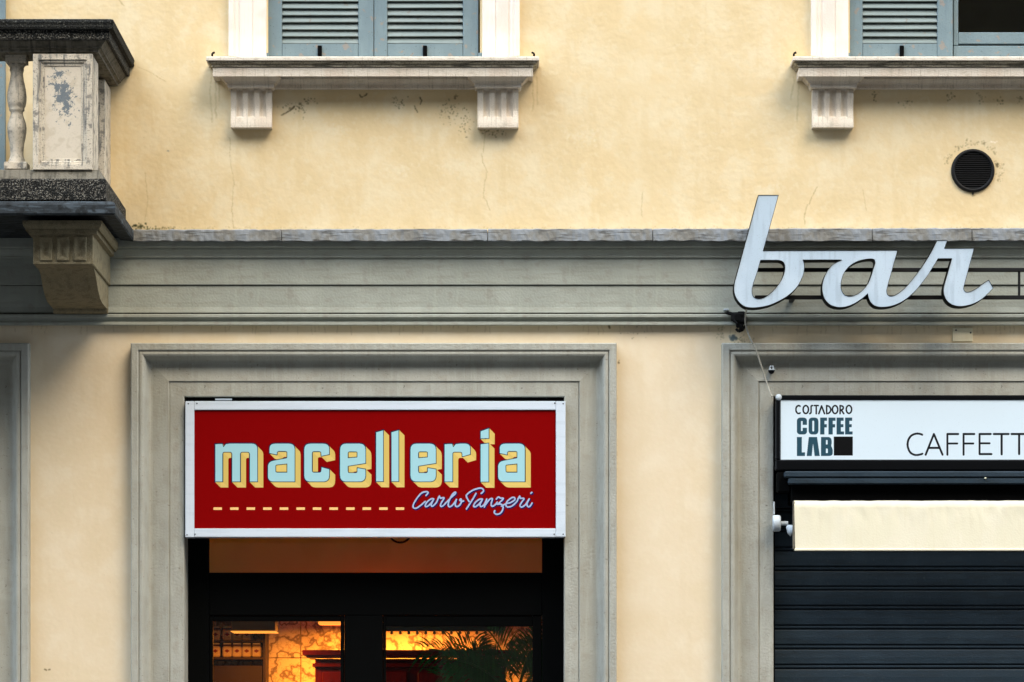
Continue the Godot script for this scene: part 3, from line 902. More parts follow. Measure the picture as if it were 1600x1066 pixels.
# ---------------------------------------------------------------- balcony
func balcony() -> void:
	var t := thing("balcony", "stone balcony corner with mossy rail, panelled pedestal and corbel at top left", "balcony", up3(60, 377, 0.5))
	var xl := ux(-830)
	var zp := 1.07
	var xr := ux(144, zp)                       # right face of the corner pedestal
	var Y := func(v: float, z: float) -> float: return uy(v, z + 0.37)
	var path := [Vector3(xl, 0, zp - 0.05), Vector3(xr, 0, zp - 0.05), Vector3(xr, 0, -0.02)]
	# rail: mossy top slab, band, cove, fillets
	var st := S()
	sweep(st, path, [V(-0.26, Y.call(30, 0.70)), V(0.10, Y.call(29.6, 0.75)), V(0.118, Y.call(31, 0.76)), V(0.122, Y.call(35, 0.76)), V(0.118, Y.call(39, 0.76)), V(0.121, Y.call(42, 0.76)), V(0.117, Y.call(45.5, 0.76)), V(0.09, Y.call(46.5, 0.76))], Vector3.UP)
	var rail := put(st, "rail_top", M.mossy, t)
	st = S()
	sweep(st, path, [V(0.088, Y.call(45.8, 0.74)), V(0.094, Y.call(47.4, 0.74)), V(0.095, Y.call(60, 0.74)), V(0.091, Y.call(62, 0.74)), V(0.06, Y.call(62.0, 0.72))], Vector3.UP)
	put(st, "rail_band", M.pebble, rail)
	st = S()
	sweep(st, path, [V(0.074, Y.call(61.6, 0.72)), V(0.071, Y.call(64.5, 0.72)), V(0.060, Y.call(68, 0.71)), V(0.050, Y.call(71.5, 0.70)), V(0.046, Y.call(72.6, 0.70)), V(0.046, Y.call(75, 0.69)), V(0.036, Y.call(75.8, 0.69)), V(0.030, Y.call(77.4, 0.68)), V(0.028, Y.call(81.6, 0.67)), V(0.010, Y.call(82.6, 0.66)), V(-0.24, Y.call(82.6, 0.66))], Vector3.UP)
	put(st, "rail_moulding", M.dirty, rail)
	# corner pedestal with a sunk panel
	var ya: float = uy(84, zp)
	var yb: float = uy(265.5, zp)
	var xa := ux(51, zp)
	st = S()
	cbox(st, Vector3(xa, yb, zp - 0.30), Vector3(xr, ya, zp - 0.028), 0.003)
	var ped := put(st, "pedestal", M.bal_stone, t)
	st = S()
	var fr := [Vector3(xa, yb, zp - 0.02), Vector3(xa, ya, zp - 0.02), Vector3(xr, ya, zp - 0.02), Vector3(xr, yb, zp - 0.02)]
	sweep(st, fr, [V(0.0, -0.03), V(0.0, 0.017), V(0.003, 0.020), V(0.030, 0.020), V(0.032, 0.012), V(0.036, 0.011), V(0.043, 0.011), V(0.046, 0.003), V(0.050, 0.001), V(0.060, 0.001), V(0.063, -0.006)], Vector3.BACK, -1, true)
	put(st, "panel_moulding", M.bal_stone, ped)
	st = S()
	var pw := 128
	var ph := 320
	var img := paint(pw, ph, Color(0.80, 0.76, 0.68), [[nb(pw, ph, 81, 0.02, 4), Color(0.74, 0.69, 0.60), 0.5, 0.8, 0.7], [nb(pw, ph, 82, 0.15, 2), Color(0.70, 0.66, 0.60), 0.66, 0.85, 0.4]])
	var blot := nb(pw, ph, 83, 0.035, 5)
	var blot2 := nb(pw, ph, 84, 0.16, 3)
	for j in ph:                                # paint flaked away from the stone, in an irregular patch
		for i in pw:
			var e := Vector2((i - 62.0 - (j - 100.0) * 0.18) / 40.0, (j - 98.0) / 92.0).length()
			var n := blot[j * pw + i] / 255.0 * 0.65 + blot2[j * pw + i] / 255.0 * 0.45
			var a := smoothstep(0.0, 0.12, n - 0.22 - e * 0.42)
			if a > 0: img.set_pixel(i, j, img.get_pixel(i, j).lerp(Color(0.33, 0.37, 0.40).lerp(Color(0.44, 0.47, 0.48), blot2[j * pw + i] / 255.0), a * 0.9))
	var pm := plain(Color.WHITE, 0.9)
	pm.albedo_texture = tex(img)
	for q in [[0, 0], [1, 0], [1, 1], [0, 0], [1, 1], [0, 1]]:
		st.set_uv(Vector2(q[0], q[1]))
		st.add_vertex(Vector3(lerpf(xa + 0.058, xr - 0.058, q[0]), lerpf(ya - 0.058, yb + 0.058, q[1]), zp - 0.024))
	put(st, "panel", pm, ped)
	# balusters along the front and one on the return, pilaster on the wall
	var prof := [V(0.045, 98), V(0.047, 101), V(0.040, 103), V(0.036, 106), V(0.039, 108), V(0.036, 110), V(0.033, 114), V(0.037, 124), V(0.044, 133), V(0.050, 142), V(0.0525, 150), V(0.051, 158), V(0.046, 165), V(0.040, 168), V(0.042, 170), V(0.040, 172), V(0.033, 174), V(0.034, 179),
		V(0.042, 186), V(0.049, 192), V(0.052, 198), V(0.051, 206), V(0.046, 214), V(0.040, 222), V(0.036, 232), V(0.035, 239), V(0.038, 245), V(0.045, 250), V(0.048, 254.5)]
	var spots := [Vector3(ux(25, 0.95), 0, zp - 0.15), Vector3(ux(-38, 0.95), 0, zp - 0.15), Vector3(ux(-101, 0.95), 0, zp - 0.15), Vector3(xr - 0.13, 0, 0.56)]
	for p in spots:
		st = S()
		var pr := prof.map(func(q): return V(q.x, uy(q.y, 0.95)))
		lathe(st, p, pr, 28)
		var bal := put(st, "baluster", M.bal_stone, t)
		st = S()
		cbox(st, Vector3(p.x - 0.056, uy(98.5, 0.95), p.z - 0.056), Vector3(p.x + 0.056, uy(82.5, 0.95), p.z + 0.056), 0.004)
		put(st, "cap_block", M.bal_stone, bal)
		st = S()
		cbox(st, Vector3(p.x - 0.062, uy(266, 0.95), p.z - 0.062), Vector3(p.x + 0.062, uy(254.0, 0.95), p.z + 0.062), 0.004)
		put(st, "base_block", M.bal_stone, bal)
	st = S()
	cbox(st, Vector3(xr - 0.24, yb, -0.02), Vector3(xr - 0.012, ya, 0.30), 0.004)
	put(st, "pilaster", M.bal_stone, t)
	# plinth and slab edge
	var zs := 1.09
	var xs := ux(165, zs)
	var path2 := [Vector3(xl, 0, zs), Vector3(xs, 0, zs), Vector3(xs, 0, -0.02)]
	st = S()
	sweep(st, path2, [V(-0.34, Y.call(265.2, 0.68)), V(-0.040, Y.call(265.2, 0.68)), V(-0.034, Y.call(266.5, 0.69)), V(-0.012, Y.call(277, 0.71)), V(-0.004, Y.call(280, 0.72))], Vector3.UP)
	put(st, "plinth", M.dirty, t)
	st = S()
	sweep(st, path2, [V(-0.03, Y.call(279, 0.71)), V(-0.004, Y.call(279.4, 0.715)), V(0.0, Y.call(282, 0.72)), V(0.0, Y.call(312, 0.72)), V(-0.03, Y.call(315, 0.72))], Vector3.UP)
	put(st, "pebbled_edge", M.pebble, t)
	st = S()
	sweep(st, path2, [V(-0.03, Y.call(312.6, 0.74)), V(0.030, Y.call(314.6, 0.75)), V(0.050, Y.call(316.5, 0.77)), V(0.056, Y.call(320, 0.776)), V(0.056, Y.call(333, 0.776)), V(0.050, Y.call(335.6, 0.77)), V(-0.02, Y.call(334.5, 0.75)), V(-0.02, Y.call(331, 0.75)), V(-1.12, Y.call(331, 0.75))], Vector3.UP)
	put(st, "slab", M.slab_lead, t)
	# corbel: block with three sunk lozenges, curved console, crown
	var xk := ux(145, 0.95)
	var xj := ux(51, 0.95)
	st = S()
	var ytop := uy(366, 0.95)
	var ybot := uy(413, 0.95)
	cbox(st, Vector3(xj, ybot, 0.0), Vector3(xk, ytop, 0.94), 0.004)
	var cor := put(st, "corbel", M.corbel, t)
	for k in 3:                                 # glyphs: a flute with notched ends
		st = S()
		var gx := lerpf(xj, xk, [0.22, 0.50, 0.78][k])
		var gw := 0.024
		var yt := ytop - 0.024
		var ym := ybot + 0.030
		var zf := 0.9415
		var path3 := [Vector3(gx - gw, ym, zf), Vector3(gx - gw, yt, zf), Vector3(gx + gw, yt, zf), Vector3(gx + gw, ym, zf)]
		sweep(st, path3, [V(-0.012, -0.002), V(-0.008, 0.009), V(0.000, 0.009), V(0.010, 0.003), V(0.018, -0.003)], Vector3.BACK, -1, true)
		put(st, "glyph", M.corbel, cor)
	st = S()
	var cp := [[413, 0.84], [422, 0.77], [430, 0.696], [440, 0.645], [450, 0.597], [459, 0.53], [467, 0.463], [473, 0.37], [478, 0.24], [481, 0.15], [484, 0.05]]
	var kw := 0.012
	st.set_smooth_group(2)
	for i in cp.size() - 1:
		var p := Vector3(0, uy(cp[i][0], cp[i][1]), cp[i][1])
		var q := Vector3(0, uy(cp[i + 1][0], cp[i + 1][1]), cp[i + 1][1])
		quad(st, Vector3(xj + kw, p.y, p.z), Vector3(xk - kw, p.y, p.z), Vector3(xk - kw, q.y, q.z), Vector3(xj + kw, q.y, q.z))
	st.set_smooth_group(-1)
	for xx in [xj + kw, xk - kw]:
		for i in cp.size() - 1:
			var p := Vector3(xx, uy(cp[i][0], cp[i][1]), cp[i][1])
			var q := Vector3(xx, uy(cp[i + 1][0], cp[i + 1][1]), cp[i + 1][1])
			quad(st, Vector3(xx, p.y, 0), p, q, Vector3(xx, q.y, 0))
	put(st, "console", M.corbel, cor)
	st = S()
	tube(st, [Vector3(xj + 0.01, uy(483, 0.08), 0.075), Vector3(xk - 0.01, uy(483, 0.08), 0.075)], 0.026, 12)
	put(st, "roll", M.corbel, cor)
	st = S()
	sweep(st, [Vector3(xj, 0, -0.02), Vector3(xj, 0, 0.94), Vector3(xk, 0, 0.94), Vector3(xk, 0, -0.02)],
		[V(0.050, uy(345, 0.98)), V(0.050, uy(350.5, 0.98)), V(0.046, uy(354, 0.98)), V(0.036, uy(357.5, 0.98)), V(0.038, uy(359, 0.98)), V(0.024, uy(360, zp - 0.15)), V(0.022, uy(364.5, 0.98)), V(0.004, uy(366, 0.98)), V(-0.05, uy(366, 0.98))], Vector3.UP)
	put(st, "crown_moulding", M.corbel, cor)
	# blue shutter of the balcony door behind the rail
	var s := thing("balcony_door", "blue painted balcony door shutter glimpsed behind the balusters at the left edge", "door", up3(-60, 265))
	st = S()
	ubox(st, -160, -150, 8, 330, 0.006, 0.045, 0.004)
	put(st, "shutter", M.blue, s)
	st = S()
	ubox(st, -160, 200, -14, 216, 0.04, 0.05, 0.003)
	put(st, "rail", M.blue, s)

# ---------------------------------------------------------------- butcher's sign
func letter_shapes() -> Array:   # block lettering: [outline, hole?]
	var q := 1485.6
	var shapes: Array = []
	shapes.append([rounded([[90, 250, 0], [158, 248, 0], [166, 275, 0], [186, 250, 6], [220, 245, 0], [472, 245, 55], [472, 590, 0], [398, 590, 0], [398, 325, 18], [318, 325, 18], [318, 590, 0], [240, 590, 0], [240, 325, 18], [160, 325, 18], [160, 590, 0], [90, 590, 0]], 0), []])
	var a := [[575, 335, 0], [575, 245, 55], [805, 245, 55], [805, 590, 0], [560, 590, 55], [560, 408, 50], [732, 375, 8], [732, 318, 14], [648, 318, 14], [645, 350, 0]]
	var ah := [[633, 440, 10], [732, 430, 0], [732, 503, 0], [633, 503, 14]]
	var e := [[1205, 245, 58], [1437, 245, 58], [1437, 425, 0], [1280, 450, 0], [1280, 508, 14], [1358, 508, 14], [1360, 462, 0], [1437, 475, 0], [1437, 590, 58], [1205, 590, 58]]
	var eh := [[1280, 322, 12], [1360, 322, 12], [1358, 368, 0], [1280, 374, 0]]
	var c := [[885, 245, 58], [1113, 245, 58], [1113, 346, 0], [1037, 362, 0], [1035, 320, 14], [960, 320, 14], [960, 503, 14], [1036, 503, 14], [1040, 456, 0], [1113, 475, 0], [1113, 590, 58], [885, 590, 58]]
	var sh := func(p: Array, dx: float) -> Array: return p.map(func(v): return [v[0] + dx, v[1], v[2] if v.size() > 2 else 0])
	shapes.append([rounded(a, 0), rounded(ah, 0)])
	shapes.append([rounded(c, 0), []])
	shapes.append([rounded(e, 0), rounded(eh, 0)])
	for d in [0.0, 137.0]: shapes.append([rounded(sh.call([[40, 145], [110, 125], [110, 588], [40, 588]], q + d), 0), []])
	shapes.append([rounded(sh.call(e, 628.6), 0), rounded(sh.call(eh, 628.6), 0)])
	shapes.append([rounded(sh.call([[652, 250, 0], [724, 248, 0], [733, 275, 0], [753, 250, 6], [790, 245, 0], [887, 245, 55], [887, 345, 0], [812, 367, 0], [808, 325, 14], [728, 325, 18], [728, 590, 0], [652, 590, 0]], q), 0), []])
	shapes.append([rounded(sh.call([[975, 252], [1050, 242], [1050, 592], [975, 592]], q), 0), []])
	shapes.append([rounded(sh.call([[975, 136], [1052, 108], [1052, 203], [975, 205]], q), 0), []])
	shapes.append([rounded(sh.call(a, 2055.7), 0), rounded(sh.call(ah, 2055.7), 0)])
	return shapes

func butcher_sign() -> void:
	var t := thing("shop_sign", "red macelleria sign board in a white metal frame above the butcher's door", "sign", up3(586, 839))
	var z := 0.055
	var K := 3.0
	var W := int(566 * K)
	var H := int(185 * K)
	var img := Image.create(W, H, false, Image.FORMAT_RGB8)
	img.fill(Color(0.50, 0.008, 0.014))
	var to := func(p: Vector2) -> Vector2: return Vector2((320.0 + p.x / 5.714 - 303.0) * K, (650.0 + p.y / 5.714 - 641.0) * K)
	var gold := Color(0.86, 0.75, 0.42)
	var gold2 := Color(0.825, 0.715, 0.385)
	var navy := Color(0.13, 0.09, 0.26)
	var ice := Color(0.62, 0.80, 0.83)
	var shapes := letter_shapes()
	var off := Vector2(50, 50)
	for s in shapes:                            # block depth: the outline drawn out to the lower right
		var o: Array = s[0].map(func(p): return to.call(p))
		var d: Vector2 = to.call(off) - to.call(Vector2.ZERO)
		var n := o.size()
		stroke(img, o, 3.2, navy, true)
		for i in n: fill_poly(img, [o[i], o[(i + 1) % n], o[(i + 1) % n] + d, o[i] + d], gold if absf((o[(i + 1) % n] - o[i]).y) < absf((o[(i + 1) % n] - o[i]).x) else gold2)
		if s[1].size() > 0: fill_poly(img, s[1].map(func(p): return to.call(p)), gold)
	for s in shapes:
		var o: Array = s[0].map(func(p): return to.call(p))
		var hole: Array = s[1].map(func(p): return to.call(p))
		var face := o.duplicate()
		if hole.size() > 0:                     # even-odd: bridge out to the hole and back
			face.append(o[0])
			face.append_array(hole)
			face.append(hole[0])
			face.append(o[0])
		fill_poly(img, face, ice)
		stroke(img, o, 1.6, Color(0.12, 0.16, 0.22), true)
		if hole.size() > 0: stroke(img, hole, 1.6, Color(0.12, 0.16, 0.16), true)
	for i in 12:                                # dashed rule
		var x := 303.0 + (333.5 - 303.0 + i * 25.9 - 0.0)
		var p := Vector2((x - 303.0) * K, (793.0 - 641.0) * K)
		img.fill_rect(Rect2i(int(p.x), int(p.y), int(13.6 * K), int(4.2 * K)), Color(0.96, 0.78, 0.50))
	var script := [
		[[205, 195], [230, 160], [205, 148], [150, 165], [95, 225], [50, 300], [45, 345], [80, 355], [130, 325], [195, 270]],
		[[300, 240], [265, 240], [215, 280], [195, 325], [215, 335], [260, 300], [300, 245]], [[300, 245], [270, 310], [285, 330], [330, 290], [355, 235]],
		[[355, 235], [372, 205], [385, 230], [430, 225], [395, 290], [385, 325], [410, 330], [455, 285]],
		[[455, 285], [520, 220], [575, 170], [565, 155], [530, 190], [490, 270], [485, 325], [510, 335], [550, 300], [585, 245]],
		[[585, 245], [570, 310], [590, 335], [625, 315], [650, 270], [640, 240], [628, 252], [645, 268], [675, 265]],
		[[895, 170], [925, 138], [910, 110], [870, 105], [790, 130], [722, 178], [710, 210], [745, 272]], [[830, 170], [790, 240], [745, 310], [710, 365]],
		[[905, 240], [870, 245], [820, 285], [800, 330], [825, 335], [870, 300], [910, 245]], [[910, 245], [880, 310], [895, 335], [930, 310], [965, 240]],
		[[965, 240], [935, 340]], [[950, 310], [1000, 245], [1035, 237], [1020, 300], [1030, 330], [1060, 320], [1095, 280]],
		[[1085, 240], [1112, 215], [1135, 228], [1172, 235], [1120, 288], [1095, 306], [1135, 302], [1167, 330], [1162, 380], [1130, 420], [1085, 430], [1058, 410], [1065, 385]],
		[[1150, 330], [1205, 298], [1260, 285], [1315, 250], [1310, 222], [1275, 225], [1220, 270], [1205, 320], [1235, 340], [1290, 320], [1345, 265]],
		[[1345, 265], [1375, 205], [1385, 230], [1430, 235], [1395, 290], [1380, 325], [1405, 340], [1450, 310]],
		[[1450, 310], [1495, 240]], [[1495, 240], [1468, 300], [1480, 335], [1505, 330], [1532, 290]], [[1515, 168], [1530, 156]]]
	for pas in 2:
		for s in script:
			var pts := spline(s.map(func(p): return to.call(Vector2(q5() + 342.9 + p[0] * 0.714 + (7 if pas == 0 else 0), 571.4 + p[1] * 0.714 + (8 if pas == 0 else 0)))), 3.0)
			stroke(img, pts, 5.2 if pas == 0 else 3.7, Color(0.10, 0.09, 0.30) if pas == 0 else Color(0.62, 0.70, 0.82))
	var grime := nb(256, 256, 91, 0.02, 4)
	for i in 6000:
		var x := rng.randi_range(0, W - 1)
		var y := rng.randi_range(0, H - 1)
		if grime[(y % 256) * 256 + x % 256] > 140: img.set_pixel(x, y, img.get_pixel(x, y).lerp(Color(0.62, 0.45, 0.40), 0.12))
	var pm := plain(Color.WHITE, 0.4, 0.0, 0.15)
	pm.albedo_texture = tex(img)
	var st := S()
	for q in [[0, 0], [1, 0], [1, 1], [0, 0], [1, 1], [0, 1]]:
		st.set_uv(Vector2(q[0], q[1]))
		st.add_vertex(up3(lerpf(303, 869, q[0]), lerpf(641, 826, q[1]), z - 0.012))
	var panel := put(st, "panel", pm, t)
	st = S()
	ubox(st, 292, 629, 880, 836, -0.05, z - 0.014, 0.002)
	put(st, "box", M.alu, t)
	st = S(); ubox(st, 289.3, 627.2, 303.2, 839.6, -0.05, z, 0.002); put(st, "frame_bar", M.alu, t)
	st = S(); ubox(st, 868.6, 627.2, 883.8, 839.0, -0.05, z, 0.002); put(st, "frame_bar", M.alu, t)
	st = S(); ubox(st, 303.5, 627.0, 868.3, 640.6, -0.05, z - 0.001, 0.002); put(st, "frame_bar", M.alu, t)
	st = S(); ubox(st, 303.5, 826.0, 868.3, 839.3, -0.05, z - 0.001, 0.002); put(st, "frame_bar", M.alu, t)
	for p in [[294, 631], [307.5, 630.5], [867, 630], [880, 631], [292, 836], [304.5, 835], [866, 835], [880, 835]]:
		st = S()
		lathe(st, up3(p[0], p[1], z), [V(0.0042, -0.002), V(0.0040, 0.001), V(0.0, 0.0015)], 10, Vector3.BACK)
		put(st, "screw", M.screw, t)
	# hanging rail above the sign, in the slot under the lintel
	st = S()
	ubox(st, 291, 619, 882, 626.5, -0.10, -0.02, 0.002)
	put(st, "hanging_rail", M.black, t)
	st = S()
	ubox(st, 336, 622.5, 362, 625.5, -0.02, 0.0, 0.001)
	put(st, "shim", M.alu, t)

func q5() -> float: return 1485.6

# ---------------------------------------------------------------- butcher's door
func butcher_door() -> void:
	var t := thing("shop_door", "black framed butcher's double door with a transom pane, lit orange from inside", "door", Vector3(ux(586), 0, -0.25))
	var zf := -0.24
	var zb := -0.30
	var st: SurfaceTool
	for q in [[281, 600, 326, 1700, zb, zf], [847, 600, 892, 1700, zb, zf], [326, 895, 847, 962, zb, zf - 0.004], [326, 600, 847, 640, zb, zf - 0.004], [538, 962, 598, 1700, zb, zf - 0.002]]:
		st = S()
		ubox(st, q[0], q[1], q[2], q[3], q[4], q[5], 0.004)
		put(st, "frame_bar", M.black, t)
	st = S()
	ubox(st, 322, 630, 851, 899, zf - 0.036, zf - 0.032, 0.0005)
	put(st, "transom_pane", M.glass, t)
	for q in [[326.0, 538.0, 332.5, 532.0, 971.0], [598.0, 847.0, 603.0, 832.0, 979.0]]:
		st = S()
		ubox(st, q[0] + 0.5, 962.5, q[2], 1700, zb + 0.004, zf - 0.012, 0.003)
		var leaf := put(st, "door_leaf", M.black, t)
		st = S(); ubox(st, q[3], 962.5, q[1] - 0.5, 1700, zb + 0.004, zf - 0.012, 0.003); put(st, "stile", M.black, leaf)
		st = S(); ubox(st, q[2], 962.5, q[3], q[4], zb + 0.006, zf - 0.014, 0.003); put(st, "top_rail", M.black, leaf)
		st = S(); ubox(st, q[2], 1600, q[3], 1700, zb + 0.006, zf - 0.014, 0.003); put(st, "bottom_rail", M.black, leaf)
		st = S(); ubox(st, q[2] - 2, q[4] - 3, q[3] + 2, 1603, zf - 0.036, zf - 0.032, 0.0005); put(st, "pane", M.glass, leaf)

# ---------------------------------------------------------------- the butcher's shop behind the glass
func shop_room() -> void:
	var zb := -2.6
	var xa := ux(586) - 1.9
	var xb := ux(586) + 1.9
	var h := 3.9
	for q in [["room_wall_rear", Vector3(xa - 0.1, -0.1, zb - 0.1), Vector3(xb + 0.1, h, zb)], ["room_wall_left", Vector3(xa - 0.1, -0.1, zb), Vector3(xa, h, -0.33)], ["room_wall_right", Vector3(xb, -0.1, zb), Vector3(xb + 0.1, h, -0.33)],
			["room_ceiling", Vector3(xa - 0.1, h, zb - 0.1), Vector3(xb + 0.1, h + 0.1, -0.32)], ["room_floor", Vector3(xa, -0.1, zb), Vector3(xb, 0.0, -0.31)]]:
		var st := S()
		cbox(st, q[1], q[2], 0.002)
		var o := put(st, q[0], M.tile if q[0] == "room_floor" else M.ochre)
		o.set_meta("kind", "structure")
	for q in [["room_wall_front", Vector3(xa - 0.1, -0.1, -0.34), Vector3(ux(286), h + 0.1, -0.305)], ["room_wall_front", Vector3(ux(888), -0.1, -0.34), Vector3(xb + 0.1, h + 0.1, -0.305)]]:
		var st := S()
		cbox(st, q[1], q[2], 0.002)
		put(st, q[0], M.ochre).set_meta("kind", "structure")
	# marble slabs cladding the back wall
	var mt := thing("marble_cladding", "veined marble slabs glowing orange on the back wall of the butcher's shop", "wall cladding", Vector3(ux(586), 0, zb))
	var xs := [xa, ux(300, zb), ux(470, zb), ux(660, zb), ux(850, zb), xb]
	var ys := [0.0, 0.83, 1.65, 2.475, 2.98]
	for i in xs.size() - 1:
		for j in ys.size() - 1:
			var st := S()
			cbox(st, Vector3(xs[i] + 0.002, ys[j] + 0.002, zb + 0.002), Vector3(xs[i + 1] - 0.002, ys[j + 1] - 0.002, zb + 0.02), 0.002)
			put(st, "slab", M.marble, mt)
	# lamp: a hanging trough over the counter, glowing underneath
	var zl := -2.22
	var lt := thing("trough_lamp", "long hanging shop lamp glowing orange, seen at the top of the left door pane", "lamp", Vector3(ux(540, zl), uy(973, zl), zl))
	var st1 := S()
	var y0 := uy(972, zl)
	var lx0 := ux(493, zl)
	cbox(st1, Vector3(lx0, y0, zl - 0.10), Vector3(lx0 + 0.92, y0 + 0.08, zl + 0.10), 0.006)
	put(st1, "housing", M.hood, lt)
	st1 = S()
	cbox(st1, Vector3(lx0 + 0.02, y0 - 0.018, zl - 0.08), Vector3(lx0 + 0.90, y0 + 0.0, zl + 0.08), 0.004)
	put(st1, "diffuser", M.glow, lt)
	var al := AreaLight3D.new()
	al.name = "trough_light"
	al.area_size = Vector2(0.85, 0.15)
	al.light_color = Color(1.0, 0.57, 0.17)
	al.light_energy = 2.3
	al.area_range = 12.0
	al.shadow_enabled = true
	lt.add_child(al)
	al.position = Vector3(lx0 + 0.46, y0 - 0.025, zl) - lt.position
	al.rotation_degrees = Vector3(-90, 0, 0)
	# hood box at the left
	var zh := -1.5
	var hd := thing("lamp_hood", "olive metal box hanging at the top of the left door pane, before the jars", "hood", Vector3(ux(395, zh), uy(987, zh), zh))
	var st2 := S()
	ubox(st2, 361, 930, 430, 986, zh - 0.3, zh, 0.004)
	put(st2, "box", M.hood, hd)
	st2 = S()
	ubox(st2, 360, 986.2, 430.5, 987.3, zh - 0.3, zh + 0.004, 0.001)
	put(st2, "trim", M.glow, hd)
	var hl := AreaLight3D.new()
	hl.name = "hood_light"
	hl.area_size = Vector2(0.24, 0.24)
	hl.light_color = Color(1.0, 0.57, 0.17)
	hl.light_energy = 1.2
	hl.area_range = 12.0
	hl.shadow_enabled = true
	hd.add_child(hl)
	hl.position = Vector3(ux(395, zh), uy(989.5, zh), zh - 0.15) - hd.position
	hl.rotation_degrees = Vector3(-90, 0, 0)
	# jar shelves
	var zj := -2.28
	var sh := thing("jar_shelf", "dark wooden shelves against the back wall, seen at lower left through the door", "shelf", Vector3(ux(370, zj), 0, zj - 0.1))
	for q in [[326, 1001, 410, 1004.5], [326, 1027, 410, 1031]]:
		st2 = S()
		ubox(st2, q[0], q[1], q[2], q[3], zb + 0.03, zj + 0.02, 0.002)
		put(st2, "board", M.shelf, sh)
	for q in [[410.5, 930, 415, 1680], [318, 930, 325, 1680]]:
		st2 = S()
		ubox(st2, q[0], q[1], q[2], q[3], zb + 0.03, zj + 0.015, 0.002)
		put(st2, "side_panel", M.shelf, sh)
	st2 = S()
	ubox(st2, 326, 1040, 410, 1680, zb + 0.03, zj - 0.02, 0.002)
	put(st2, "lower_door", M.shelf, sh)
	var names := ["far left", "second", "third", "fourth", "rightmost"]
	for row in 2:
		for k in 5:
			var vb: float = [1001.0, 1027.0][row]
			if row == 0 and k == 4: continue
			var u := 339.0 + k * 15.3 - (3.0 if k == 0 else 0.0)
			var lab := "white canister with dark red lid, %s on the %s jar shelf" % [names[k] if not (row == 0 and k == 3) else "rightmost", ["upper", "lower"][row]]
			var j := thing("canister", lab, "canister", up3(u, vb, zj), "canisters on the jar shelves")
			var hh := 21.5 * 1.104 / 280.0
			st2 = S()
			var bx := Vector3(ux(u, zj), uy(vb, zj), zj - 0.05)
			cbox(st2, bx + Vector3(-0.029, 0.001, -0.029), bx + Vector3(0.029, hh * 0.80, 0.029), 0.008)
			var body := put(st2, "body", M.jar, j)
			st2 = S()
			cbox(st2, bx + Vector3(-0.0295, hh * 0.805, -0.0295), bx + Vector3(0.0295, hh * 0.93, 0.0295), 0.004)
			put(st2, "lid", M.lid, j)
			st2 = S()
			cbox(st2, bx + Vector3(-0.024, hh * 0.932, -0.024), bx + Vector3(0.024, hh * 1.03, 0.024), 0.004)
			put(st2, "lid_top", M.pearl, j)
			st2 = S()
			var dy := bx.y + hh * 0.45
			var dz := bx.z + 0.0305
			quad(st2, Vector3(bx.x - 0.017, dy, dz), Vector3(bx.x, dy + 0.011, dz), Vector3(bx.x + 0.017, dy, dz), Vector3(bx.x, dy - 0.011, dz))
			put(st2, "label_diamond", M.jar_red, body)
	# red cabinet
	var zc := -1.9
	var cb := thing("cabinet", "dark red wooden cabinet with a stepped cornice, across both door panes", "cabinet", Vector3(ux(630, zc), 0, zc - 0.2))
	var cs := 1.0 - zc * 0.1
	var px0 := ux(492, zc)
	var px1 := ux(790, zc)
	st2 = S()
	var pth := [Vector3(px0, 0, zc - 0.4), Vector3(px0, 0, zc), Vector3(px1, 0, zc), Vector3(px1, 0, zc - 0.4)]
	sweep(st2, pth, [V(-0.4, uy(1016.5, zc)), V(0.07, uy(1016.5, zc)), V(0.075, uy(1018, zc)), V(0.072, uy(1024, zc)), V(0.05, uy(1026, zc)), V(0.045, uy(1028, zc)), V(0.0, uy(1029, zc))], Vector3.UP)
	put(st2, "cornice", M.redwood, cb)
	st2 = S()
	cbox(st2, Vector3(px0, 0.0, zc - 0.4), Vector3(px1, uy(1029.5, zc), zc - 0.02), 0.004)
	put(st2, "carcass", M.redwood, cb)
	st2 = S()
	sweep(st2, pth, [V(-0.03, uy(1036, zc)), V(0.014, uy(1037, zc)), V(0.016, uy(1042, zc)), V(-0.03, uy(1044, zc))], Vector3.UP)
	put(st2, "fillet", M.redwood, cb)
	for k in 4:
		st2 = S()
		var a := lerpf(px0, px1, k / 4.0) + 0.045
		var b := lerpf(px0, px1, (k + 1) / 4.0) - 0.02
		cbox(st2, Vector3(a, 0.1, zc - 0.018), Vector3(b, uy(1050, zc), zc + 0.004), 0.006)
		put(st2, "door", M.redwood, cb)
	# green scalloped rail with a row of pale hooks
	var zr := -1.75
	var rl := thing("hook_rail", "dark green rail with a row of pale knobs at the top of the right pane", "rail", Vector3(ux(680, zr), uy(988, zr), zr))
	st2 = S()
	ubox(st2, 560, 974, 790, 986.5, zr - 0.05, zr, 0.006)
	put(st2, "rail", M.green, rl)
	for k in 14:
		st2 = S()
		lathe(st2, up3(612 + k * 13.3, 989.5, zr), [V(0.0, -0.010), V(0.008, -0.006), V(0.011, 0.0), V(0.008, 0.008), V(0.003, 0.013), V(0.0, 0.018)], 10)
		put(st2, "knob", M.knob, rl)
	# ring lamp behind the transom
	var zq := -1.3
	var rg := thing("hanging_ring", "dark ring hanging behind the transom pane, just under the red sign", "hanging fitting", up3(625, 838, zq))
	st2 = S()
	var pts: Array = []
	for k in 25:
		var a := TAU * k / 24.0
		pts.append(up3(625, 830, zq) + Vector3(cos(a) * 0.068, sin(a) * 0.068, 0))
	tube(st2, pts, 0.006, 8)
	tube(st2, [up3(625, 830, zq) + Vector3(0, 0.068, 0), Vector3(ux(625, zq), h, zq)], 0.004, 6)
	put(st2, "ring", M.soot, rg)
	palm()

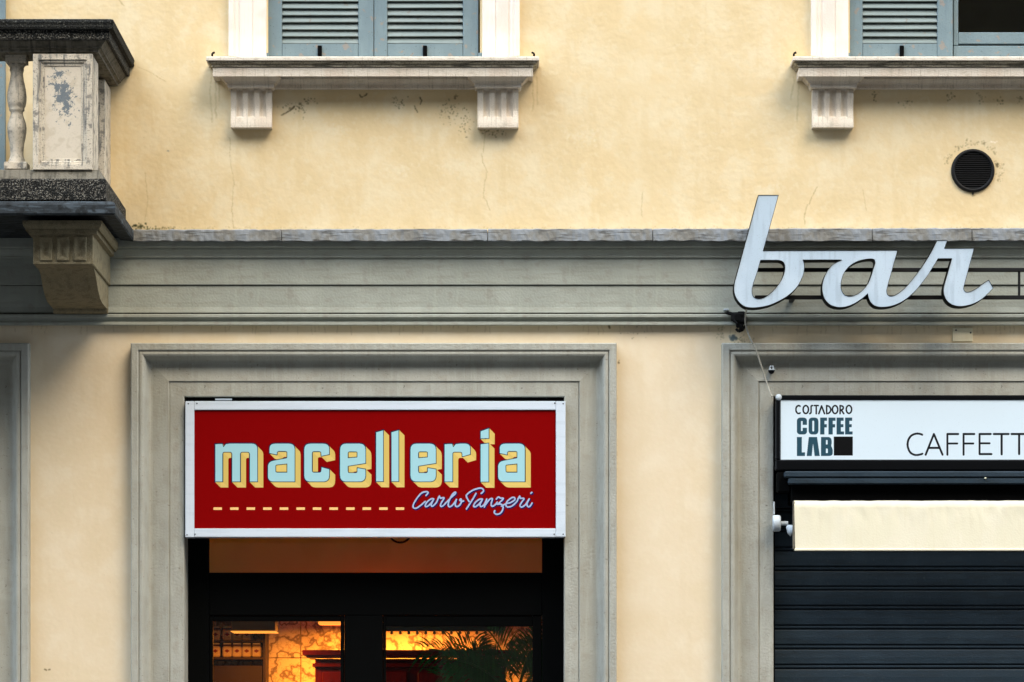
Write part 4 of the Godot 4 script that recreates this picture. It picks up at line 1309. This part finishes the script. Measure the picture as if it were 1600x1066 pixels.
func palm() -> void:
	var base := Vector3(ux(806, -0.75), 0, -0.80)
	var t := thing("potted_palm", "potted palm with narrow dark green fronds behind the right door pane", "plant", base)
	var st := S()
	lathe(st, base, [V(0.0, 0.002), V(0.15, 0.002), V(0.19, 0.30), V(0.20, 0.31), V(0.20, 0.34), V(0.17, 0.34), V(0.16, 0.30), V(0.0, 0.30)], 24)
	put(st, "pot", M.clay, t)
	st = S()
	var crown := Vector3(base.x, uy(1092, -0.8), base.z)
	tube(st, [base + Vector3(0, 0.3, 0), base + Vector3(0.04, 0.9, 0), base + Vector3(-0.02, 1.6, 0), crown], 0.035, 10)
	put(st, "trunk", M.clay, t)
	for k in 14:
		st = S()
		var ang := TAU * k * 0.381966 + rng.randf_range(-0.2, 0.2)
		var up := rng.randf_range(0.35, 1.6)
		var length := rng.randf_range(0.46, 0.66)
		var dir := Vector3(cos(ang), 0, sin(ang) * 0.6)
		var p := crown
		var v := (Vector3.UP * up + dir * 0.75).normalized()
		var spine: Array = []
		var steps := 22
		for i in steps:
			spine.append(p)
			p += v * (length / steps)
			v = (v + (dir * 0.03 + Vector3.DOWN * 0.06 * (float(i) / steps))).normalized()
			p.x = clampf(p.x, base.x - 1.2, base.x + 0.55)
			p.z = clampf(p.z, -1.6, -0.40)
		tube(st, spine, 0.005, 5)
		for i in range(5, steps):
			var a: Vector3 = spine[i]
			var d: Vector3 = (spine[mini(i + 1, steps - 1)] - spine[i - 1]).normalized()
			var s := d.cross(Vector3(0.2, 0.3, 1)).normalized()
			for sd in [-1.0, 1.0]:
				for m in 2:
					var l := rng.randf_range(0.16, 0.27) * (1.0 - 0.45 * float(i - 5) / (steps - 5))
					var q: Vector3 = a + d * (0.5 * m * length / steps)
					var dr: Vector3 = (d * 0.75 + s * sd * 0.75 + Vector3(0, rng.randf_range(-0.25, 0.05), rng.randf_range(-0.25, 0.25))).normalized()
					var wv := dr.cross(Vector3(rng.randf_range(-0.3, 0.3), 0.2, 1.0)).normalized() * 0.005
					var mid: Vector3 = q + dr * l * 0.55 + Vector3(0, -0.006, 0)
					var tip: Vector3 = q + dr * l + Vector3(0, -0.035, 0)
					for e in [q, mid, tip]: e.z = minf(e.z, -0.33)
					mid.z = minf(mid.z, -0.335)
					tip.z = minf(tip.z, -0.335)
					tri(st, q, mid + wv, mid - wv)
					tri(st, mid - wv, mid + wv, tip)
		put(st, "frond", M.leaf, t)

# ---------------------------------------------------------------- the bar's shop front
func bar_front() -> void:
	# roller shutter
	var zs := -0.20
	var t := thing("roller_shutter", "dark blue-grey metal roller shutter closed under the cream awning valance", "roller shutter", Vector3(ux(1505), 0, zs))
	var x0 := ux(1206, -0.2) + 0.01
	var x1 := ux(1800, -0.2)
	var first := 770.0
	var pitch := 30.6
	var vv := 921.5
	while vv > first: vv -= pitch
	while vv < 1698.0:
		var st := S()
		var prof := [V(-0.012, uy(vv + 1.6, zs)), V(0.004, uy(vv + 2.2, zs)), V(0.006, uy(vv + 3.5, zs)), V(0.008, uy(vv + 14, zs)), V(0.006, uy(vv + 23.5, zs)), V(0.002, uy(vv + 24.6, zs)), V(-0.010, uy(vv + 25.2, zs)), V(-0.010, uy(vv + 26.4, zs)), V(0.000, uy(vv + 26.8, zs)), V(0.004, uy(vv + 28.0, zs)), V(0.003, uy(vv + 29.6, zs)), V(-0.012, uy(vv + 30.4, zs)), V(-0.012, uy(vv + 32.2, zs))]
		var dz := rng.randf_range(-0.003, 0.003)
		sweep(st, [Vector3(x0, rng.randf_range(-0.0015, 0.0015), zs + dz), Vector3(x1, rng.randf_range(-0.0015, 0.0015), zs + dz)], prof, Vector3.UP)
		put(st, "slat", M.shutter, t)
		vv += pitch
	var stg := S()
	cbox(stg, Vector3(x0 - 0.05, 0, zs - 0.02), Vector3(x0 + 0.006, uy(640), zs + 0.03), 0.003)
	put(stg, "guide", M.black, t)
	stg = S()
	cbox(stg, Vector3(x0 - 0.05, uy(790, zs), zs - 0.25), Vector3(x1 + 0.1, uy(610, zs), zs - 0.02), 0.003)
	put(stg, "drum_box", M.black, t)
	# lightbox
	var z := 0.10
	var lb := thing("lightbox_sign", "white coffee lightbox in a black case over the bar shutter, reading CAFFETT", "sign", up3(1500, 735, z))
	var st := S()
	ubox(st, 1213, 619, 1780, 733, -0.12, z - 0.006, 0.004)
	put(st, "case", M.case_black, lb)
	for q in [[1212, 617.5, 1780, 625.2, z - 0.05, z + 0.008], [1212, 718.6, 1780, 735, z - 0.05, z + 0.008], [1212, 625.6, 1219.6, 718.2, z - 0.05, z + 0.007]]:
		st = S()
		ubox(st, q[0], q[1], q[2], q[3], q[4], q[5], 0.006)
		put(st, "frame_bar", M.case_black, lb)
	st = S()
	lathe(st, up3(1217, 621, z + 0.006), [V(0.016, -0.02), V(0.018, 0.0), V(0.014, 0.006), V(0.0, 0.007)], 16, Vector3.BACK)
	put(st, "corner_cap", M.white_plastic, lb)
	var K := 3.0
	var img := Image.create(int(540 * K), int(93 * K), false, Image.FORMAT_RGB8)
	img.fill(Color(0.82, 0.885, 0.915))
	lightbox_print(img, K)
	var pm := plain(Color.WHITE, 0.3)
	pm.albedo_texture = tex(img)
	st = S()
	for q in [[0, 0], [1, 0], [1, 1], [0, 0], [1, 1], [0, 1]]:
		st.set_uv(Vector2(q[0], q[1]))
		st.add_vertex(up3(lerpf(1220, 1760, q[0]), lerpf(625.4, 718.4, q[1]), z))
	put(st, "face", pm, lb)
	# awning rolled up in its cassette with the valance hanging out
	var aw := thing("awning", "rolled awning with a cream canvas valance hanging below the white lightbox", "awning", up3(1500, 858, 0.2))
	for q in [[1226, 736.5, 1790, 746.0, 0.02, 0.17], [1232, 747.0, 1790, 756.5, 0.02, 0.165]]:
		st = S()
		ubox(st, q[0], q[1], q[2], q[3], q[4], q[5], 0.006)
		put(st, "cassette_rail", M.shutter, aw)
	st = S()
	ubox(st, 1214, 736, 1236, 770, -0.05, 0.10, 0.01)
	put(st, "end_plate", M.black, aw)
	st = S()
	ubox(st, 1236, 757, 1790, 786, -0.15, 0.10, 0.006)
	put(st, "cassette_box", M.black, aw)
	st = S()
	lathe(st, up3(1540, 747.5, 0.172), [V(0.006, -0.004), V(0.005, 0.003), V(0.0, 0.005)], 8, Vector3.BACK)
	put(st, "rivet", M.pearl, aw)
	var noise := FastNoiseLite.new()
	noise.seed = 5
	noise.frequency = 0.02
	var zv := 0.20
	st = S()
	st.set_smooth_group(3)
	var nu := 140
	var nv := 14
	var grid: Array = []
	for j in nv + 1:
		var row: Array = []
		for i in nu + 1:
			var u := lerpf(1241.0 + j * 0.12, 1790, float(i) / nu)
			var s := float(j) / nv
			var top := 782.5 + noise.get_noise_1d(u * 1.5) * 0.8
			var pucker := noise.get_noise_2d(u * 2.2, j * 4.0) * 0.008 * (1.0 - s) * (1.0 - s) + noise.get_noise_2d(u * 0.4, j * 1.0 + 90) * 0.003
			if j == 0: pucker -= 0.012
			row.append(Vector3(ux(u, zv), uy(lerpf(top, 857.6, s), zv), zv + pucker))
		grid.append(row)
	for j in nv:
		for i in nu: quad(st, grid[j][i], grid[j][i + 1], grid[j + 1][i + 1], grid[j + 1][i])
	st.set_smooth_group(-1)
	put(st, "valance", M.canvas, aw)
	st = S()
	ubox(st, 1241.5, 857.2, 1790, 861.0, zv - 0.014, zv + 0.004, 0.004)
	put(st, "hem_bar", M.canvas, aw)
	st = S()
	ubox(st, 1239, 783.5, 1241.8, 858, zv - 0.03, zv + 0.001, 0.002)
	put(st, "end_bar", M.dirty, aw)
	# white winding gear at the left end
	var ar := thing("awning_gear", "small white winding gear joint beside the left end of the cream valance", "awning gear", up3(1213, 818, 0.08))
	st = S()
	var gp := up3(1207.5, 818, 0.08)
	lathe(st, gp, [V(0.0, 0.0), V(0.043, 0.0), V(0.046, 0.006), V(0.046, 0.036), V(0.041, 0.043), V(0.012, 0.044), V(0.012, 0.085), V(0.0, 0.086)], 20, Vector3.RIGHT)
	put(st, "drum", M.white_plastic, ar)
	st = S()
	lathe(st, up3(1229, 822, 0.10), [V(0.0, 0.0), V(0.010, 0.004), V(0.030, 0.030), V(0.034, 0.052), V(0.0, 0.056)], 16, Vector3(0.8, -0.6, 0).normalized())
	put(st, "knuckle", M.white_plastic, ar)
	st = S()
	ubox(st, 1208.5, 784, 1210.8, 804, 0.06, 0.075, 0.002)
	put(st, "pull_rod", M.white_plastic, ar)

func lightbox_print(img: Image, K: float) -> void:
	var to := func(x: float, y: float) -> Vector2: return Vector2((1220.0 + x / 4.21 - 1220.0) * K, (610.0 + y / 4.21 - 625.4) * K)
	var ink := Color(0.045, 0.06, 0.08)
	var slate := Color(0.16, 0.29, 0.345)
	var line := func(pts: Array, r: float, c: Color, curved := false) -> void:
		var q: Array = pts.map(func(p): return to.call(p[0], p[1]))
		if curved: q = spline(q, 2.0)
		stroke(img, q, r, c)
	var ring := func(cx: float, cy: float, rx: float, ry: float, a0: float, a1: float, r: float, c: Color) -> void:
		var q: Array = []
		for i in 33:
			var t := deg_to_rad(lerpf(a0, a1, i / 32.0))
			q.append(to.call(cx + cos(t) * rx, cy + sin(t) * ry))
		stroke(img, q, r, c)
	# thin deco capitals
	var lw := 3.7
	ring.call(118, 127, 18, 26, 58, 302, lw, ink)
	ring.call(165, 127, 17.5, 26, 0, 360, lw, ink)
	line.call([[209, 101], [202, 103], [200, 112], [200, 140], [197, 150], [191, 154]], lw, ink, true)
	line.call([[221, 101], [247, 101]], lw, ink); line.call([[234, 101], [234, 154]], lw, ink)
	line.call([[251, 154], [269, 103], [288, 154]], lw, ink)
	line.call([[302, 101], [302, 154]], lw, ink); line.call([[302, 102], [318, 106], [329, 122], [328, 136], [317, 150], [302, 153]], lw, ink, true)
	ring.call(358, 127, 17.5, 26, 0, 360, lw, ink)
	line.call([[391, 101], [391, 154]], lw, ink); line.call([[391, 102], [407, 105], [412, 116], [405, 127], [391, 129]], lw, ink, true); line.call([[398, 129], [415, 154]], lw, ink)
	ring.call(449, 126, 17.5, 26, 0, 360, lw, ink)
	# heavy condensed capitals
	var heavy := func(pts: Array, c: Color) -> void: fill_poly(img, rounded(pts.map(func(p): return [to.call(p[0], p[1]).x, to.call(p[0], p[1]).y, (p[2] if p.size() > 2 else 0) * K / 4.21]), 0), c)
	var bg := Color(0.82, 0.885, 0.915)
	heavy.call([[106, 180, 26], [173, 180, 26], [173, 227], [145, 227], [145, 202, 6], [133, 202, 6], [133, 268, 6], [145, 268, 6], [145, 247], [173, 247], [173, 291, 26], [106, 291, 26]], slate)
	heavy.call([[184, 180, 26], [248, 180, 26], [248, 291, 26], [184, 291, 26]], slate)
	heavy.call([[208, 200, 6], [220, 200, 6], [220, 271, 6], [208, 271, 6]], bg)
	for fx in [259.0, 314.0]: heavy.call([[fx, 180], [fx + 46, 180], [fx + 46, 201], [fx + 28, 201], [fx + 28, 224], [fx + 44, 224], [fx + 44, 244], [fx + 28, 244], [fx + 28, 291], [fx, 291]], slate)
	for fx in [368.0, 424.0]: heavy.call([[fx, 180], [fx + 46, 180], [fx + 46, 201], [fx + 28, 201], [fx + 28, 223], [fx + 44, 223], [fx + 44, 243], [fx + 28, 243], [fx + 28, 271], [fx + 49, 271], [fx + 49, 291], [fx, 291]], slate)
	heavy.call([[106, 307], [139, 307], [139, 408], [160, 408], [160, 432], [106, 432]], slate)
	heavy.call([[185, 307], [239, 307], [257, 432], [223, 432], [213, 350], [204, 432], [171, 432]], slate)
	heavy.call([[265, 307], [328, 307, 22], [338, 340, 14], [331, 366, 6], [343, 388, 14], [342, 432, 22], [265, 432]], slate)
	heavy.call([[297, 327], [309, 327, 5], [309, 357, 5], [297, 357]], bg)
	heavy.call([[297, 384], [310, 384, 5], [310, 413, 5], [297, 413]], bg)
	heavy.call([[349, 305], [474, 305], [474, 430], [349, 430]], Color(0.05, 0.052, 0.055))
	# light sans capitals
	lw = 4.7
	line.call([[931, 293], [915, 287], [890, 286], [862, 297], [842, 322], [835, 355], [841, 388], [858, 414], [886, 426], [912, 424], [932, 418]], lw, ink, true)
	line.call([[954, 424], [1008, 288], [1065, 424]], lw, ink); line.call([[976, 379], [1043, 379]], lw, ink)
	for fx in [1097.0, 1203.0]:
		line.call([[fx, 424], [fx, 288], [fx + 71, 288]], lw, ink)
		line.call([[fx, 350], [fx + 64, 350]], lw, ink)
	line.call([[1387, 420], [1309, 420], [1309, 288], [1382, 288]], lw, ink); line.call([[1309, 349], [1374, 349]], lw, ink)
	line.call([[1402, 288], [1500, 288]], lw, ink); line.call([[1454, 288], [1454, 422]], lw, ink)
	line.call([[1519, 288], [1617, 288]], lw, ink); line.call([[1569, 288], [1569, 420]], lw, ink)
	for i in 900:                               # dust and fly specks on the acrylic
		var p := Vector2(rng.randf_range(0, img.get_width()), rng.randf_range(0, img.get_height()))
		dab(img, p.x, p.y, rng.randf_range(0.4, 1.3), Color(0.55, 0.58, 0.58), 0.18)

# ---------------------------------------------------------------- script sign
func bar_sign() -> void:
	var z := 0.34
	var zb := 0.22
	var t := thing("script_sign", "pale blue script letters spelling bar on iron rails across the cornice", "sign", up3(1350, 482, zb))
	var P := func(a: Array) -> Array: return a.map(func(p): return V(ux(1100.0 + p[0] / 3.2, z), uy(290.0 + p[1] / 3.2, z)))
	var b_out := [[272, 47], [272, 47], [374, 47], [374, 47], [336, 186], [297, 325], [297, 325], [450, 324], [602, 323.5], [602, 323.5], [602, 371], [602, 371], [496, 372], [496, 372], [503, 395], [502, 425], [492, 460], [468, 505], [428, 545], [380, 575], [330, 597], [282, 608], [240, 611], [205, 605], [178, 585], [158, 555], [150, 522], [153, 485], [165, 440], [218, 246], [272, 47]]
	var b_hole := [[284, 373], [284, 373], [340, 373], [378, 374], [399, 385], [405, 410], [400, 440], [385, 475], [360, 510], [330, 540], [300, 560], [270, 566], [250, 557], [242, 538], [243, 510], [252, 478], [268, 430], [284, 373]]
	var a_out := [[596, 323.5], [596, 323.5], [790, 323], [970, 322], [970, 322], [944, 415], [918, 510], [916, 535], [925, 550], [945, 551], [975, 536], [1010, 506], [1045, 466], [1080, 420], [1098, 394], [1098, 394], [1139, 418], [1139, 418], [1120, 449], [1080, 502], [1035, 549], [985, 584], [935, 603], [895, 608], [862, 604], [840, 590], [826, 568], [819, 541], [819, 541], [790, 566], [750, 591], [710, 606], [670, 608], [632, 596], [605, 568], [592, 530], [593, 490], [604, 452], [622, 420], [648, 392], [690, 371.5], [690, 371.5], [640, 371.5], [596, 371], [596, 371], [596, 323.5]]
	var a_hole := [[852, 370], [852, 370], [856, 385], [848, 412], [838, 445], [822, 485], [796, 520], [765, 543], [732, 553], [705, 546], [690, 525], [686, 497], [692, 462], [706, 430], [730, 402], [762, 382], [800, 370], [835, 366], [852, 370]]
	var r_out := [[1096, 397], [1096, 397], [1132, 340], [1166, 273], [1166, 273], [1219, 273], [1219, 273], [1204, 313], [1204, 313], [1353, 312], [1353, 312], [1327, 408], [1303, 498], [1301, 520], [1310, 531], [1330, 530], [1360, 516], [1395, 490], [1425, 471], [1425, 471], [1448, 513], [1448, 513], [1405, 556], [1365, 583], [1325, 598], [1285, 604], [1248, 598], [1220, 580], [1203, 552], [1198, 522], [1204, 490], [1221, 430], [1240, 365], [1240, 365], [1172, 365], [1172, 365], [1158, 389], [1137, 421], [1137, 421], [1096, 397]]
	var joined := PackedVector2Array(ring_of(P.call(b_out)))
	for s in [a_out, r_out]: joined = Geometry2D.merge_polygons(joined, PackedVector2Array(ring_of(P.call(s))))[0]
	var outer: Array = Array(joined)
	var holes: Array = [ring_of(P.call(b_hole)), ring_of(P.call(a_hole))]
	var st0 := S()
	plate(st0, outer, holes, z, zb, false, true)                # dark tray: sides and back
	plate(st0, outer, holes, zb + 0.001, zb, true, false)
	var tray := put(st0, "letter_tray", M.tray, t)
	st0 = S()
	plate(st0, offset_ring(outer, -0.002), holes.map(func(q): return offset_ring(q, 0.002)), z - 0.004, z - 0.012, true, true)
	put(st0, "face", M.acrylic, tray)
	# two iron rails and their struts
	for q in [[1180, 418.5, 1790, 424.5], [1180, 461.5, 1790, 467.5]]:
		var st := S()
		ubox(st, q[0], q[1], q[2], q[3], zb - 0.03, zb - 0.004, 0.002)
		put(st, "rail", M.iron, t)
	for u in [1593.0, 1730.0]:
		var st := S()
		ubox(st, u - 1.8, 424.5, u + 1.8, 461.5, zb - 0.026, zb - 0.008, 0.002)
		put(st, "strut", M.iron, t)
	for u in [1240.0, 1700.0, 1700.0]:
		var st := S()
		cbox(st, Vector3(ux(u, 0.2) - 0.012, uy(467, 0.2), 0.0), Vector3(ux(u, 0.2) + 0.012, uy(461, 0.2), zb - 0.03), 0.002)
		put(st, "wall_arm", M.iron, t)

func ring_of(pts: Array) -> Array:
	var r := spline(pts, 0.006)
	r.pop_back()
	return r

func offset_ring(ring: Array, d: float) -> Array:   # moves a ring along its normals; d < 0 shrinks an outline, d > 0 widens a hole
	var n := ring.size()
	var area := 0.0
	for i in n: area += (ring[i] as Vector2).cross(ring[(i + 1) % n])
	var sgn := 1.0 if area > 0 else -1.0
	var out: Array = []
	for i in n:
		var a: Vector2 = ring[(i - 1 + n) % n]
		var b: Vector2 = ring[(i + 1) % n]
		var p: Vector2 = ring[i]
		var n1 := Vector2((p - a).y, -(p - a).x).normalized() * sgn
		var n2 := Vector2((b - p).y, -(b - p).x).normalized() * sgn
		var m := (n1 + n2) / maxf(0.35, 1.0 + n1.dot(n2))
		out.append(p + m * d)
	return out

# ---------------------------------------------------------------- small things on the wall
func small_things() -> void:
	# round vent
	var c := up3(1521, 266, 0.02)
	var t := thing("vent_grille", "round black louvred vent grille in the yellow wall above the bar sign", "vent", Vector3(c.x, c.y, 0))
	var st := S()
	lathe(st, Vector3(c.x, c.y, 0), [V(0.122, 0.0), V(0.120, 0.012), V(0.112, 0.018), V(0.104, 0.016), V(0.100, 0.008), V(0.100, 0.001)], 48, Vector3.BACK)
	put(st, "rim", M.iron, t)
	st = S()
	lathe(st, Vector3(c.x, c.y, 0.002), [V(0.102, 0.0), V(0.0, 0.0005)], 40, Vector3.BACK)
	put(st, "back_plate", M.black, t)
	st = S()
	for k in 17:
		var y := (k - 8) * 0.0118
		var hw := sqrt(maxf(0.0, 0.101 * 0.101 - y * y))
		quad(st, Vector3(c.x - hw, c.y + y + 0.004, 0.005), Vector3(c.x + hw, c.y + y + 0.004, 0.005), Vector3(c.x + hw, c.y + y - 0.004, 0.013), Vector3(c.x - hw, c.y + y - 0.004, 0.013))
		quad(st, Vector3(c.x - hw, c.y + y - 0.004, 0.013), Vector3(c.x + hw, c.y + y - 0.004, 0.013), Vector3(c.x + hw, c.y + y - 0.0055, 0.005), Vector3(c.x - hw, c.y + y - 0.0055, 0.005))
	put(st, "louvres", M.iron, t).set_meta("kind", "stuff")
	st = S()
	cbox(st, Vector3(c.x - 0.003, c.y - 0.134, 0.0), Vector3(c.x + 0.003, c.y - 0.118, 0.01), 0.001)
	put(st, "tab", M.iron, t)
	# cable from the b down to the lightbox
	var cb := S()
	var z := 0.30
	var pts2 := [V(1166.5, 482), V(1165, 495), V(1165.5, 509), V(1172, 528), V(1181, 546), V(1189, 570), V(1196, 592), V(1203, 612), V(1206, 620)]
	var zz := [0.25, 0.17, 0.13, 0.125, 0.12, 0.105, 0.09, 0.09, 0.12]
	var pts: Array = []
	var sp := spline(pts2, 3.0)
	for i in sp.size():
		var f := float(i) / (sp.size() - 1) * 8.0
		var k := mini(7, int(f))
		pts.append(up3(sp[i].x, sp[i].y, lerpf(zz[k], zz[k + 1], f - k)))
	tube(cb, pts, 0.0048, 8)
	var o := put(cb, "cable", M.cable)
	meta(o, "thin grey cable hanging from the letter b down to the white lightbox", "cable")
	# burnt junction box at the foot of the b
	var jb := thing("junction_box", "sooty broken junction box under the foot of the letter b", "junction box", up3(1156, 500, 0.1))
	st = S()
	for i in 9:
		var p := up3(1154 + rng.randf_range(-9, 9), 496 + rng.randf_range(-6, 5), 0.08 + rng.randf_range(-0.02, 0.02))
		var h := Vector3(rng.randf_range(0.012, 0.032), rng.randf_range(0.012, 0.028), rng.randf_range(0.015, 0.03))
		cbox(st, p - h, p + h, 0.006)
	cbox(st, up3(1150, 513, 0.06), up3(1162, 500, 0.11), 0.006)
	put(st, "box", M.soot, jb)
	st = S()
	tube(st, [up3(1150, 514, 0.09), up3(1154, 518, 0.09), up3(1160, 516, 0.1), up3(1166, 508, 0.09)], 0.008, 7)
	tube(st, [up3(1136, 489, 0.07), up3(1146, 491, 0.09), up3(1152, 494, 0.09)], 0.010, 7)
	tube(st, [up3(1146, 500, 0.12), up3(1152, 506, 0.13), up3(1158, 512, 0.11), up3(1155, 517, 0.1)], 0.007, 7)
	put(st, "wire", M.soot, jb)
	st = S()
	ubox(st, 1131, 482.5, 1139, 485, 0.03, 0.07, 0.002)
	put(st, "clip", M.white_plastic, jb)
	# insulator hook in the lintel
	var ih := thing("wall_hook", "small white insulator hook screwed into the bar lintel beside the cable", "hook", up3(1204.5, 580, 0.02))
	st = S()
	var hp := up3(1204.5, 581, 0.0)
	lathe(st, hp, [V(0.012, 0.0), V(0.012, 0.05), V(0.018, 0.052), V(0.018, 0.062), V(0.0, 0.064)], 14, Vector3.BACK)
	put(st, "stem", M.iron, ih)
	st = S()
	var q0 := hp + Vector3(0, 0.008, 0.069)
	for x in [-0.009, 0.009]: tube(st, [q0 + Vector3(x, 0, 0), q0 + Vector3(x, 0.012, 0.002), q0 + Vector3(x * 0.3, 0.018, 0.002)], 0.004, 7)
	cbox(st, q0 + Vector3(-0.017, -0.006, -0.004), q0 + Vector3(0.017, 0.001, 0.006), 0.002)
	put(st, "prongs", M.white_plastic, ih)
	# blank plate
	var pl := thing("wall_plate", "small blank cream plate screwed to the wall under the letter r", "plate", up3(1504, 533, 0.01))
	st = S()
	ubox(st, 1488.5, 512, 1520, 533.5, -0.002, 0.010, 0.002)
	put(st, "plate", M.canvas, pl)
	for q in [[1494, 516], [1517, 520]]:
		st = S()
		lathe(st, up3(q[0], q[1], 0.010), [V(0.005, 0.0), V(0.004, 0.002), V(0.0, 0.0025)], 8, Vector3.BACK)
		put(st, "screw", M.screw, pl)

# ---------------------------------------------------------------- the houses across the street, behind the viewer: they narrow the sky and are what the glass mirrors
func across_the_street() -> void:
	var z := 26.0
	var t := thing("opposite_house", "plain grey house front across the street, mirrored dimly in the shop glass", "building", Vector3(2, 0, z))
	var st := S()
	cbox(st, Vector3(-70, -0.1, z + 0.3), Vector3(70, 22.0, z + 9.0), 0.02)
	put(st, "wall", M.far_wall, t)
	st = S()
	cbox(st, Vector3(-70.4, 22.0, z - 0.3), Vector3(70.4, 22.5, z + 9.2), 0.05)
	put(st, "eaves", M.far_wall, t)
	for k in 15:
		for f in 5:
			st = S()
			var x := -20.4 + k * 3.15
			var y := 1.0 + f * 4.1
			cbox(st, Vector3(x - 0.7, y, z + 0.24), Vector3(x + 0.7, y + 2.4, z + 0.31), 0.02)
			var w := put(st, "window", M.far_wall, t)
			st = S()
			cbox(st, Vector3(x - 0.58, y + 0.12, z + 0.225), Vector3(x + 0.58, y + 2.28, z + 0.24), 0.004)
			put(st, "pane", M.case_black, w)
